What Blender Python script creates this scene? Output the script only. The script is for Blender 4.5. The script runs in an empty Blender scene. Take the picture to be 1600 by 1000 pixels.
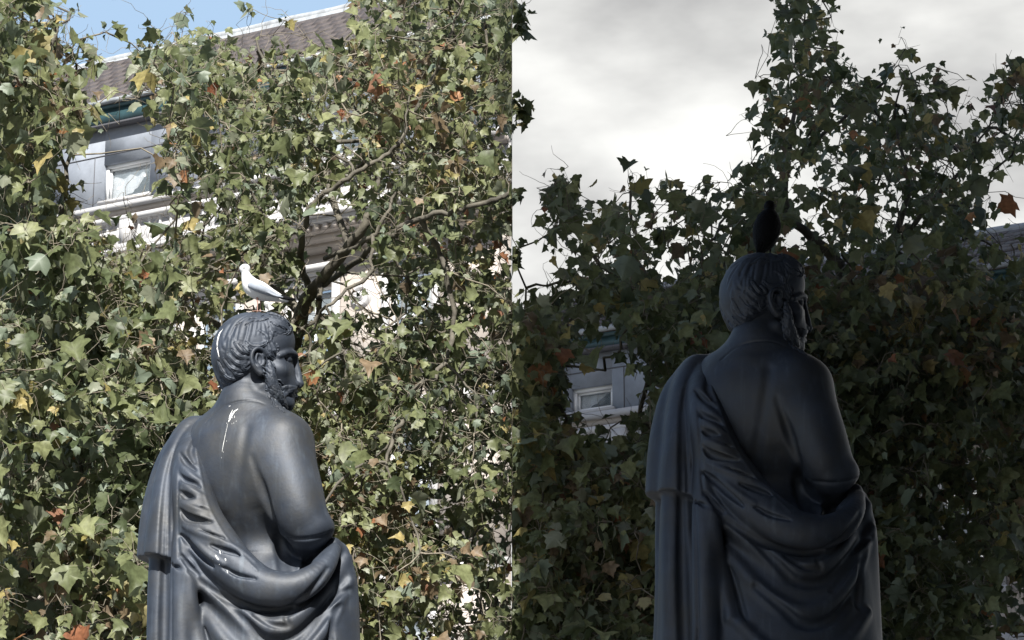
import bpy, math, random
import numpy as np
from mathutils import Vector, Matrix

sc = bpy.context.scene
col = sc.collection
R_ = math.radians

# ---------------------------------------------------------------- camera
PITCH = R_(18.0)
FPX = 4500.0                       # focal length, in pixels of the 1600 wide photograph
CAMZ = 1.6
cam_d = bpy.data.cameras.new('camera'); cam = bpy.data.objects.new('camera', cam_d); col.objects.link(cam)
cam.location = (0, 0, CAMZ); cam.rotation_euler = (R_(90) + PITCH, 0, 0)
cam_d.lens = 36.0 * FPX / 1600.0; cam_d.sensor_width = 36.0
cam_d.clip_start = 0.1; cam_d.clip_end = 3000
sc.camera = cam

# ---------------------------------------------------------------- light
SUN_EL = R_(43.0)
sun_d = bpy.data.lights.new('sun', 'SUN'); sun = bpy.data.objects.new('sun', sun_d); col.objects.link(sun)
sun_d.energy = 4.7; sun_d.angle = R_(0.55); sun_d.color = (1.0, 0.965, 0.9)
sun.rotation_euler = (R_(90) - SUN_EL, 0, 0)       # from behind the viewpoint, travelling along +y and down

world = bpy.data.worlds.new('World'); sc.world = world; world.use_nodes = True
nt = world.node_tree; nt.nodes.clear()
def N(tree, typ, **kw):
    n = tree.nodes.new(typ)
    for k, v in kw.items():
        if k.startswith('i_'): n.inputs[k[2:].replace('_', ' ')].default_value = v
        else: setattr(n, k, v)
    return n
out = N(nt, 'ShaderNodeOutputWorld')
sky = N(nt, 'ShaderNodeTexSky', sky_type='NISHITA', sun_disc=False, sun_elevation=SUN_EL, sun_rotation=math.pi,
        air_density=1.0, dust_density=1.2, ozone_density=1.0)
bg1 = N(nt, 'ShaderNodeBackground'); bg1.inputs['Strength'].default_value = 0.06
nt.links.new(sky.outputs[0], bg1.inputs[0])
# bank of pale cloud: covers the right and front of the sky, thins out to clear blue on the left
tc = N(nt, 'ShaderNodeTexCoord'); sep = N(nt, 'ShaderNodeSeparateXYZ'); nt.links.new(tc.outputs['Generated'], sep.inputs[0])
nz = N(nt, 'ShaderNodeTexNoise'); nz.inputs['Scale'].default_value = 11.0; nz.inputs['Detail'].default_value = 5.0; nz.inputs['Roughness'].default_value = 0.5
mp = N(nt, 'ShaderNodeMapping'); mp.inputs['Scale'].default_value = (1.0, 1.0, 2.2); mp.inputs['Location'].default_value = (3.1, 0.4, 1.3)
nt.links.new(tc.outputs['Generated'], mp.inputs[0]); nt.links.new(mp.outputs[0], nz.inputs['Vector'])
cr = N(nt, 'ShaderNodeValToRGB')
cr.color_ramp.elements[0].position = 0.34; cr.color_ramp.elements[0].color = (0.25, 0.25, 0.25, 1)
cr.color_ramp.elements[1].position = 0.66; cr.color_ramp.elements[1].color = (0.49, 0.49, 0.475, 1)
nt.links.new(nz.outputs['Fac'], cr.inputs[0])
bg2 = N(nt, 'ShaderNodeBackground'); bg2.inputs['Strength'].default_value = 1.0
mrz = N(nt, 'ShaderNodeMapRange'); mrz.inputs['From Min'].default_value = .22; mrz.inputs['From Max'].default_value = .42; mrz.inputs['To Min'].default_value = 1.22; mrz.inputs['To Max'].default_value = .95
nt.links.new(sep.outputs['Z'], mrz.inputs['Value'])      # the cloud is brightest low down, where the light comes through
glow = N(nt, 'ShaderNodeVectorMath', operation='SCALE'); nt.links.new(cr.outputs[0], glow.inputs[0]); nt.links.new(mrz.outputs[0], glow.inputs['Scale'])
nt.links.new(glow.outputs[0], bg2.inputs[0])
def math_node(op, a, b=None, clamp=False):
    m = N(nt, 'ShaderNodeMath', operation=op, use_clamp=clamp)
    for i, v in enumerate((a, b)):
        if v is None: continue
        if isinstance(v, (int, float)): m.inputs[i].default_value = v
        else: nt.links.new(v, m.inputs[i])
    return m.outputs[0]
mr = N(nt, 'ShaderNodeMapRange', interpolation_type='SMOOTHSTEP'); mr.inputs['From Min'].default_value = -0.062; mr.inputs['From Max'].default_value = 0.0
nt.links.new(sep.outputs['X'], mr.inputs['Value'])
mr2 = N(nt, 'ShaderNodeMapRange', interpolation_type='SMOOTHSTEP'); mr2.inputs['From Min'].default_value = 0.0; mr2.inputs['From Max'].default_value = 0.75
nt.links.new(sep.outputs['Y'], mr2.inputs['Value'])
# thin bright haze in the blue part of the same front sky
bg3 = N(nt, 'ShaderNodeBackground'); bg3.inputs['Color'].default_value = (0.22, 0.31, 0.425, 1); bg3.inputs['Strength'].default_value = 1.0
mxf = N(nt, 'ShaderNodeMixShader'); nt.links.new(mr.outputs[0], mxf.inputs[0]); nt.links.new(bg3.outputs[0], mxf.inputs[1]); nt.links.new(bg2.outputs[0], mxf.inputs[2])
fac = mr2.outputs[0]
mx = N(nt, 'ShaderNodeMixShader'); nt.links.new(fac, mx.inputs[0]); nt.links.new(bg1.outputs[0], mx.inputs[1]); nt.links.new(mxf.outputs[0], mx.inputs[2])
nt.links.new(mx.outputs[0], out.inputs[0])

vs = sc.view_settings; vs.view_transform = 'Standard'; vs.look = 'None'; vs.exposure = 1.1; vs.gamma = 1.0; vs.use_curve_mapping = False
sc.cycles.max_bounces = 6; sc.cycles.diffuse_bounces = 3; sc.cycles.transmission_bounces = 4; sc.cycles.transparent_max_bounces = 8
sc.cycles.use_denoising = True

# ---------------------------------------------------------------- helpers
CT, ST = math.cos(PITCH), math.sin(PITCH)
def ray(px, py):
    u = (px - 800.0) / FPX; v = (500.0 - py) / FPX
    return np.array([u, CT - ST * v, ST + CT * v])
def at(px, py, y):
    """point on the line of sight through a photo pixel, y metres ahead of the viewpoint"""
    r = ray(px, py); return np.array([0, 0, CAMZ]) + r * (y / r[1])
def to_px(p):
    p = np.asarray(p, float); d = p - np.array([0, 0, CAMZ])
    f = d[..., 1] * CT + d[..., 2] * ST; up = -d[..., 1] * ST + d[..., 2] * CT
    return 800 + FPX * d[..., 0] / f, 500 - FPX * up / f
def tag(o, label=None, cat=None, group=None, kind=None):
    if label: o['label'] = label
    if cat: o['category'] = cat
    if group: o['group'] = group
    if kind: o['kind'] = kind
    return o
def empty(name, loc, rz=0.0):
    o = bpy.data.objects.new(name, None); o.location = loc; o.rotation_euler = (0, 0, rz); col.objects.link(o); return o
def link(name, me, parent=None, m=None, loc=(0, 0, 0)):
    o = bpy.data.objects.new(name, me); col.objects.link(o); o.location = loc
    if parent: o.parent = parent
    if m is not None and not me.materials: me.materials.append(m)
    return o
def mesh_np(name, V, F, smooth=False):
    """V (n,3); F list of (m,k) int arrays, polygons of k corners"""
    if isinstance(F, np.ndarray): F = [F]
    F = [np.asarray(f, np.int32) for f in F if len(f)]
    me = bpy.data.meshes.new(name)
    V = np.asarray(V, np.float32)
    me.vertices.add(len(V)); me.vertices.foreach_set('co', V.ravel())
    loops = np.concatenate([f.ravel() for f in F]); tot = np.concatenate([np.full(len(f), f.shape[1], np.int32) for f in F])
    me.loops.add(len(loops)); me.loops.foreach_set('vertex_index', loops)
    me.polygons.add(len(tot)); st = np.concatenate([[0], np.cumsum(tot)[:-1]]).astype(np.int32)
    me.polygons.foreach_set('loop_start', st); me.polygons.foreach_set('loop_total', tot)
    if smooth: me.polygons.foreach_set('use_smooth', np.ones(len(tot), bool))
    me.update(calc_edges=True); me.validate()
    return me
def box_vf(c, half, ax=None):
    """box by centre, half sizes and axis rows"""
    c = np.asarray(c, float); ax = np.eye(3) if ax is None else np.asarray(ax, float)
    s = np.array([[i, j, k] for i in (-1, 1) for j in (-1, 1) for k in (-1, 1)], float)
    V = c + (s * np.asarray(half)) @ ax
    F = np.array([[0, 1, 3, 2], [4, 6, 7, 5], [0, 4, 5, 1], [2, 3, 7, 6], [0, 2, 6, 4], [1, 5, 7, 3]])
    return V, F
class Geo:
    def __init__(s): s.V = []; s.F = {}; s.n = 0
    def add(s, V, F):
        F = np.asarray(F)
        s.F.setdefault(F.shape[1], []).append(F + s.n); s.V.append(np.asarray(V, float)); s.n += len(V); return s
    def box(s, c, half, ax=None): return s.add(*box_vf(c, half, ax))
    def build(s, name, m, parent=None, smooth=False, off=(0, 0, 0)):
        me = mesh_np(name, np.concatenate(s.V) - np.asarray(off), [np.concatenate(f) for f in s.F.values()], smooth)
        return link(name, me, parent, m)
def tube_vf(pts, rad, n=6, cap=True):
    pts = np.asarray(pts, float); k = len(pts); rad = np.broadcast_to(np.asarray(rad, float), (k,))
    T = np.gradient(pts, axis=0); T /= np.linalg.norm(T, axis=1)[:, None] + 1e-12
    ref = np.array([0, 0, 1.0]) if abs(T[0][2]) < 0.8 else np.array([1.0, 0, 0])
    V = []
    for i in range(k):
        a = np.cross(T[i], ref); a /= np.linalg.norm(a) + 1e-12; b = np.cross(T[i], a); ref = -np.cross(T[i], a) if False else ref
        ph = np.arange(n) * 2 * math.pi / n
        V.append(pts[i] + rad[i] * (np.cos(ph)[:, None] * a + np.sin(ph)[:, None] * b))
    V = np.concatenate(V); F = []
    for i in range(k - 1):
        for j in range(n):
            F.append([i * n + j, i * n + (j + 1) % n, (i + 1) * n + (j + 1) % n, (i + 1) * n + j])
    return V, np.array(F)
def spline(pts, n=5):
    """Catmull-Rom through pts (any width), n samples per span"""
    P = np.asarray(pts, float); P = np.vstack([2 * P[0] - P[1], P, 2 * P[-1] - P[-2]]); o = []
    for i in range(1, len(P) - 2):
        for t in np.arange(n) / n:
            o.append(0.5 * (2 * P[i] + (P[i + 1] - P[i - 1]) * t + (2 * P[i - 1] - 5 * P[i] + 4 * P[i + 1] - P[i + 2]) * t * t
                            + (3 * P[i] - P[i - 1] - 3 * P[i + 1] + P[i + 2]) * t ** 3))
    o.append(P[-2]); return np.array(o)

# ---------------------------------------------------------------- materials
def mat(name, color, rough=0.7, metal=0.0, spec=0.5, nscale=None, namt=0.25, bump=0.0, bscale=None, vec='Object'):
    m = bpy.data.materials.new(name); m.use_nodes = True; t = m.node_tree; b = t.nodes['Principled BSDF']
    b.inputs['Base Color'].default_value = (*color, 1); b.inputs['Roughness'].default_value = rough
    b.inputs['Metallic'].default_value = metal; b.inputs['Specular IOR Level'].default_value = spec
    if nscale or bump:
        c = N(t, 'ShaderNodeTexCoord')
    if nscale:
        n = N(t, 'ShaderNodeTexNoise'); n.inputs['Scale'].default_value = nscale; n.inputs['Detail'].default_value = 6; n.inputs['Roughness'].default_value = 0.62
        t.links.new(c.outputs[vec], n.inputs['Vector'])
        r = N(t, 'ShaderNodeValToRGB'); r.color_ramp.elements[0].position = 0.3; r.color_ramp.elements[1].position = 0.72
        r.color_ramp.elements[0].color = (*[v * (1 - namt) for v in color], 1); r.color_ramp.elements[1].color = (*[min(1, v * (1 + namt)) for v in color], 1)
        t.links.new(n.outputs['Fac'], r.inputs[0]); t.links.new(r.outputs[0], b.inputs['Base Color'])
    if bump:
        n2 = N(t, 'ShaderNodeTexNoise'); n2.inputs['Scale'].default_value = bscale or 60; n2.inputs['Detail'].default_value = 5
        t.links.new(c.outputs[vec], n2.inputs['Vector'])
        bp = N(t, 'ShaderNodeBump'); bp.inputs['Strength'].default_value = bump; bp.inputs['Distance'].default_value = 0.01
        t.links.new(n2.outputs['Fac'], bp.inputs['Height']); t.links.new(bp.outputs[0], b.inputs['Normal'])
    return m
# ================================================================ sculpting kit: signed distance grid and surface nets
class Grid:
    def __init__(s, lo, hi, h):
        s.h = h; s.lo = np.asarray(lo, float); n = np.ceil((np.asarray(hi) - s.lo) / h).astype(int) + 1
        s.n = n; s.ax = [s.lo[i] + np.arange(n[i]) * h for i in range(3)]
        s.d = np.full(n, 0.3, np.float32)
    def sl(s, lo, hi, pad):
        r = []
        for i in range(3):
            a = int(max(0, math.floor((lo[i] - pad - s.lo[i]) / s.h))); b = int(min(s.n[i], math.ceil((hi[i] + pad - s.lo[i]) / s.h) + 1))
            if b <= a: return None, None
            r.append(slice(a, b))
        xyz = [s.ax[0][r[0]][:, None, None].astype(np.float32), s.ax[1][r[1]][None, :, None].astype(np.float32), s.ax[2][r[2]][None, None, :].astype(np.float32)]
        return tuple(r), xyz
    def comb(s, r, v, k, mode):
        d = s.d[r]
        if mode == 'add':
            if k > 0: hh = np.maximum(k - np.abs(d - v), 0) / k; s.d[r] = np.minimum(d, v) - hh * hh * k * 0.25
            else: s.d[r] = np.minimum(d, v)
        else:
            w = -v
            if k > 0: hh = np.maximum(k - np.abs(d - w), 0) / k; s.d[r] = np.maximum(d, w) + hh * hh * k * 0.25
            else: s.d[r] = np.maximum(d, w)
    def cone(s, a, b, ra, rb, k=0.0, mode='add', pad=0.0):
        a = np.asarray(a, float); b = np.asarray(b, float); rm = max(ra, rb)
        r, X = s.sl(np.minimum(a, b) - rm, np.maximum(a, b) + rm, 1.5 * k + pad + 2 * s.h)
        if r is None: return
        ba = b - a; L = float(ba @ ba) + 1e-12
        t = np.clip(((X[0] - a[0]) * ba[0] + (X[1] - a[1]) * ba[1] + (X[2] - a[2]) * ba[2]) / L, 0, 1)
        v = np.sqrt((X[0] - a[0] - t * ba[0]) ** 2 + (X[1] - a[1] - t * ba[1]) ** 2 + (X[2] - a[2] - t * ba[2]) ** 2) - (ra + (rb - ra) * t)
        s.comb(r, v, k, mode)
    def chain(s, pts, rad, k=0.0, mode='add', kin=None):
        """tapered tube through many points, combined with the solid in one go so that no beads form at the joints"""
        pts = np.asarray(pts, float); rad = np.asarray(rad, float); rm = rad.max()
        r, X = s.sl(pts.min(0) - rm, pts.max(0) + rm, 1.5 * k + 2 * s.h)
        if r is None: return
        sub = Grid.__new__(Grid); sub.h = s.h; sub.n = np.array([q.stop - q.start for q in r]); sub.lo = s.lo + np.array([q.start for q in r]) * s.h
        sub.ax = [s.ax[i][r[i]] for i in range(3)]; sub.d = np.full(sub.n, 9.0, np.float32)
        for i in range(len(pts) - 1): sub.cone(pts[i], pts[i + 1], rad[i], rad[i + 1], 0, 'add', pad=1.5 * k)
        s.comb(r, sub.d, k, mode)
    def ell(s, c, rad, ax=None, k=0.0, mode='add'):
        c = np.asarray(c, float); rad = np.asarray(rad, float); ax = np.eye(3) if ax is None else np.asarray(ax, float)
        e = np.sqrt(((ax * rad[:, None]) ** 2).sum(0))
        r, X = s.sl(c - e, c + e, 2 * k + 2 * s.h + (.06 if e.max() > .08 else 0))
        if r is None: return
        q = [((X[0] - c[0]) * ax[i][0] + (X[1] - c[1]) * ax[i][1] + (X[2] - c[2]) * ax[i][2]) / rad[i] for i in range(3)]
        k0 = np.sqrt(q[0] ** 2 + q[1] ** 2 + q[2] ** 2)
        k1 = np.sqrt((q[0] / rad[0]) ** 2 + (q[1] / rad[1]) ** 2 + (q[2] / rad[2]) ** 2) + 1e-9
        s.comb(r, k0 * (k0 - 1) / k1, k, mode)
    def hit(s, px, py, off=0.0, O=(0, 0, 0)):
        """first point of the solid on the line of sight through a photo pixel; None when it misses"""
        r = ray(px, py); ys = np.arange(s.lo[1], s.ax[1][-1], s.h * 0.5)
        P = np.array([0, 0, CAMZ]) + r[None, :] * (ys / r[1])[:, None] - np.asarray(O)
        P = P if True else P
        ii = np.round((P + np.asarray(O) - s.lo) / s.h).astype(int)
        ok = ((ii >= 0) & (ii < s.n)).all(1); v = np.full(len(ys), 1.0); j = ii[ok]; v[ok] = s.d[j[:, 0], j[:, 1], j[:, 2]]
        w = np.nonzero(v < 0)[0]
        if len(w) == 0: return None
        i = w[0]; rn = r / np.linalg.norm(r)
        return P[i] + np.asarray(O) + rn * off
    def mesh(s):
        d = s.d; nx, ny, nz = d.shape; ins = d < 0
        c = ins[:-1, :-1, :-1]; anyi = c.copy(); alli = c.copy()
        for a in (0, 1):
            for b in (0, 1):
                for e in (0, 1):
                    q = ins[a:nx - 1 + a, b:ny - 1 + b, e:nz - 1 + e]; anyi |= q; alli &= q
        act = np.argwhere(anyi & ~alli); I, J, K = act.T
        cor = [(a, b, e) for a in (0, 1) for b in (0, 1) for e in (0, 1)]
        val = np.stack([d[I + a, J + b, K + e] for a, b, e in cor], 1).astype(np.float64)
        acc = np.zeros((len(act), 3)); cnt = np.zeros(len(act)); ca = np.array(cor, float)
        for i in range(8):
            for j in range(i + 1, 8):
                if np.abs(ca[i] - ca[j]).sum() != 1: continue
                m = (val[:, i] < 0) != (val[:, j] < 0); t = val[m, i] / (val[m, i] - val[m, j])
                acc[m] += ca[i] + t[:, None] * (ca[j] - ca[i]); cnt[m] += 1
        V = s.lo + (act + acc / cnt[:, None]) * s.h
        idx = np.full((nx - 1, ny - 1, nz - 1), -1, np.int32); idx[I, J, K] = np.arange(len(act))
        Q = []
        for axn in range(3):
            u, v = (axn + 1) % 3, (axn + 2) % 3
            A = [slice(None)] * 3; B = [slice(None)] * 3; A[axn] = slice(0, -1); B[axn] = slice(1, None)
            e0, e1 = ins[tuple(A)], ins[tuple(B)]; e = np.argwhere(e0 != e1)
            e = e[(e[:, u] > 0) & (e[:, v] > 0) & (e[:, u] < d.shape[u] - 1) & (e[:, v] < d.shape[v] - 1)]
            du = np.zeros(3, int); du[u] = 1; dv = np.zeros(3, int); dv[v] = 1
            g = lambda p: idx[p[:, 0], p[:, 1], p[:, 2]]
            q = np.stack([g(e - du - dv), g(e - dv), g(e), g(e - du)], 1)
            flip = ~e0[e[:, 0], e[:, 1], e[:, 2]]
            q[flip] = q[flip][:, ::-1]; Q.append(q)
        F = np.concatenate(Q); F = F[(F >= 0).all(1)]
        return V, F
def smooth_vf(V, F, it=1, lam=0.5):
    E = np.concatenate([F[:, [0, 1]], F[:, [1, 2]], F[:, [2, 3]], F[:, [3, 0]]]); E = np.concatenate([E, E[:, ::-1]])
    cnt = np.bincount(E[:, 0], minlength=len(V))[:, None] + 1e-9
    for _ in range(it):
        a = np.stack([np.bincount(E[:, 0], weights=V[E[:, 1], i], minlength=len(V)) for i in range(3)], 1) / cnt
        V = V + lam * (a - V)
    return V
# ================================================================ the bronze statue
YS = 9.1; U = 1 / 470.0
def P(px, py, Y): return at(px, py, YS + Y * U)
def ch(g, pts, k=6, mode='add', n=3):
    """tapered limb or fold through (px, py, depth, radius) stations, all in photo pixels"""
    s = spline(pts, n) if len(pts) > 2 else np.asarray(pts, float)
    g.chain([P(*q[:3]) for q in s], [max(q[3], 0.4) * U for q in s], k * U, mode)
def onto(g, pts, k=3, mode='add', n=4, O=None):
    """fold or lock laid on the solid: stations (px, py, radius, lift)"""
    s = spline(pts, n) if len(pts) > 2 else np.asarray(pts, float); runs = [[]]
    for q in s:
        p = g.hit(q[0], q[1], 0)
        if p is None: runs.append([]); continue
        runs[-1].append((p[1], q))
    for run in runs:
        if len(run) < 2: continue
        y = np.array([r[0] for r in run])
        for _ in range(3):
            if len(y) > 2: y[1:-1] = .25 * y[:-2] + .5 * y[1:-1] + .25 * y[2:]
        pts_ = [at(r[1][0], r[1][1], yy - r[1][3] * U) for yy, r in zip(y, run)]
        g.chain(pts_, [max(r[1][2], 0.4) * U for r in run], k * U, mode)
TA = R_(30)     # the body faces away and to the right
AX = np.array([[math.cos(TA), -math.sin(TA), 0], [math.sin(TA), math.cos(TA), 0], [0, 0, 1.0]])      # his right, his front, up
def E(g, px, py, Y, r, k=20, mode='add', ax=None): g.ell(P(px, py, Y), np.asarray(r) * U, AX if ax is None else ax, k * U, mode)

ped_top_l = at(390, 1000, YS)[2] - 1.15
def build_body():
    g = Grid(P(255, 1130, -150), P(570, 470, 150), 0.0024)
    # trunk
    E(g, 383, 738, -2, (98, 66, 100), 0)
    E(g, 350, 715, 12, (62, 60, 74), 30)
    E(g, 412, 718, -14, (60, 54, 66), 30)
    E(g, 392, 855, 28, (80, 48, 120), 46)
    E(g, 392, 980, 6, (96, 70, 110), 40)
    E(g, 452, 915, -20, (44, 40, 40), 20)
    # neck and trapezius
    ch(g, [(390, 585, 2, 33), (383, 612, -2, 32), (380, 640, -6, 38), (378, 670, -10, 44)], 18)
    ch(g, [(386, 628, -10, 26), (415, 656, -26, 28), (440, 684, -36, 32)], 24)
    ch(g, [(374, 634, -4, 24), (347, 664, 14, 22), (320, 688, 34, 26)], 22)
    # right shoulder and arm
    ch(g, [(446, 694, -40, 43), (448, 728, -46, 46), (457, 768, -54, 46), (468, 802, -60, 42), (479, 824, -58, 37)], 24, n=8)
    ch(g, [(482, 828, -46, 34), (486, 850, -14, 34), (500, 874, 20, 32), (516, 888, 64, 26)], 5)
    E(g, 496, 824, -62, (24, 24, 17), 14)                      # elbow
    # back muscles
    E(g, 402, 728, -50, (24, 12, 38), 30); E(g, 348, 735, -26, (24, 12, 42), 30)
    onto(g, [(384, 668, .5, 5), (378, 700, .5, 4.5), (371, 750, .6, 4), (369, 800, .6, 4), (372, 860, .6, 4)], 15, 'sub')   # spine
    onto(g, [(392, 712, .8, 3), (398, 730, 1.6, 1), (409, 758, 5, -1), (421, 794, 6, -2), (436, 840, 6, -2), (441, 888, 5, -1)], 8, 'sub', n=8)   # armpit crease
    onto(g, [(447, 840, 1.5, 0), (470, 842, 2, 0), (500, 838, 2, 0), (520, 830, 1.5, 0)], 3, 'sub')                  # crook of the arm
    onto(g, [(448, 848, 6, 2), (456, 880, 9, 3), (470, 900, 12, 3), (492, 882, 8, 2)], 12, 'sub')
    onto(g, [(322, 660, 1.0, -1), (336, 645, 1.3, -.5), (352, 634, 1.4, -.5), (376, 627, 1.2, -.5), (400, 627, 1.0, -.6), (414, 632, .8, -1)], 1.6, 'sub', 6)   # neckline
    # ---------------- head: a forward, b to his right (towards the viewpoint), c up
    HA = R_(12); fh = np.array([math.cos(HA), math.sin(HA)]); lh = np.array([math.sin(HA), -math.cos(HA)])
    def hl(px, py, b):
        a = ((px - 395) - lh[0] * b) / fh[0]; Y = fh[1] * a + lh[1] * b
        return a, Y
    def H(px, py, b): return P(px, py, hl(px, py, b)[1])
    HAX = np.array([[fh[0], fh[1], 0], [lh[0], lh[1], 0], [0, 0, 1.0]])
    Hc = H(395, 560, 0)
    def flip(p): q = p - Hc; return p - 2 * (q @ HAX[1]) * HAX[1]
    def he(px, py, b, r, k=8, mode='add', both=False):
        c = H(px, py, b); g.ell(c, np.asarray(r) * U, HAX, k * U, mode)
        if both: g.ell(flip(c), np.asarray(r) * U, HAX, k * U, mode)
    def hc(pts, k=4, mode='add', both=False, n=3, G=None):
        G = G or g; s = spline(pts, n) if len(pts) > 2 else np.asarray(pts, float)
        q = [H(*v[:3]) for v in s]; rr = [v[3] * U for v in s]; G.chain(q, rr, k * U, mode)
        if both: G.chain([flip(v) for v in q], rr, k * U, mode)
    he(393, 549, 0, (58, 46, 58), 14); he(372, 560, 0, (37, 43, 40), 14); he(428, 536, 0, (33, 40, 36), 12)
    he(432, 586, 0, (28, 36, 40), 12)                                   # face mass
    hc([(410, 604, 31, 11), (426, 621, 24, 13), (446, 630, 8, 12)], 10, both=True)   # jaw
    he(450, 608, 0, (13, 20, 20), 9)
    he(448, 630, 0, (12, 14, 12), 6)                                    # chin
    he(436, 577, 31, (13, 8, 9), 10, both=True)                        # cheek bones
    he(448, 560, 19, (12, 10.5, 9.5), 7, 'sub', True)                   # sockets
    hc([(462, 555, 4, 4), (459, 552, 16, 4.4), (449, 551, 28, 3.8), (437, 556, 36, 3)], 5, both=True)        # brow ridge
    hc([(461, 560, 0, 4.4), (464, 574, 0, 4.6), (467, 588, 0, 5.2), (467.5, 598, 0, 6.0)], 5)   # nose
    hc([(470.5, 600, 0, 4.6), (469, 603, 0, 4)], 3)
    he(461, 600, 8.5, (7.5, 4.6, 5.6), 3, both=True)                     # wings of the nose
    he(463, 606.5, 4.8, (3.6, 2.2, 2.2), 1, 'sub', True)
    he(448.5, 562, 18.5, (7.6, 7.6, 7.2), 1.5, both=True)                    # eyeballs
    hc([(455, 558, 11, 1.5), (455, 555.5, 19, 1.7), (446, 558, 28, 1.5)], 1.2, both=True)
    hc([(455, 566, 11, 1.3), (454, 568.5, 19, 1.4), (445, 566, 28, 1.2)], 1.2, both=True)
    he(457.5, 562.5, 20, (1.6, 3, 3), .6, 'sub', True)
    hc([(461, 611, 0, 4.0), (459, 611, 7, 3.4), (454, 612, 12, 2)], 2, both=True)       # lips
    hc([(461, 619, 0, 4.4), (458, 619, 6, 3.8), (453, 617.5, 11, 2)], 2, both=True)
    he(449, 615.3, 0, (15, 13, 1.3), 1, 'sub')
    # ear
    hc([(404, 560, 44, 9), (403, 574, 44, 8), (407, 582, 43, 6)], 4, both=True)
    he(405.5, 561, 54, (6.6, 7, 9.5), 2.2, 'sub', True)
    hc([(413, 556, 46, 2.4), (411, 547.5, 50, 3), (403, 544, 53, 3.2), (395.5, 549, 54, 3.3), (393, 560, 54, 3.2), (396.5, 571, 53, 3.1), (401, 578, 51, 3.4), (407, 583, 48.5, 5.2)], 1.5, both=True, n=4)
    hc([(402, 552, 50, 1.7), (400, 562, 51, 1.8), (404, 570, 50, 1.7)], 1.5, both=True)
    hc([(413, 564, 47, 2.4), (411, 570, 48.5, 2.6)], 2, both=True)
    return g, H, HAX, Hc, flip, hc

def lock(G, g, pts, rr=(2.5, 4.5, 1.2), lift=0.0, k=1.6, flip=None, strands=True):
    """a lock of cast hair lying on the head along photo pixels, with finer strands beside it"""
    s = spline(pts, 5); q = []
    for v in s:
        p = g.hit(v[0], v[1], -lift * U)
        if p is not None: q.append(p)
    if len(q) < 3: return
    t = np.linspace(0, 1, len(q)); r = np.interp(t, [0, .45, 1], rr)
    def put(qq):
        G.chain(qq, r * U, k * U)
        if strands:      # groove down the middle of the lock
            d = np.gradient(np.array(qq), axis=0); d /= np.linalg.norm(d, axis=1)[:, None] + 1e-9
            tow = np.array([0, 0, CAMZ]) - np.array(qq); tow /= np.linalg.norm(tow, axis=1)[:, None]
            up = tow if flip is None else tow
            sd = np.cross(d, tow)
            for o in (-.4, .4):
                G.chain(list(np.array(qq) + sd * (r * U * o)[:, None] + up * (r * U * .95)[:, None]), np.maximum(r * .16, .5) * U, 1.4 * U, 'sub')
    put(q)
    if flip is not None:
        G.chain([flip(p) for p in q], r * U, k * U)

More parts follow.
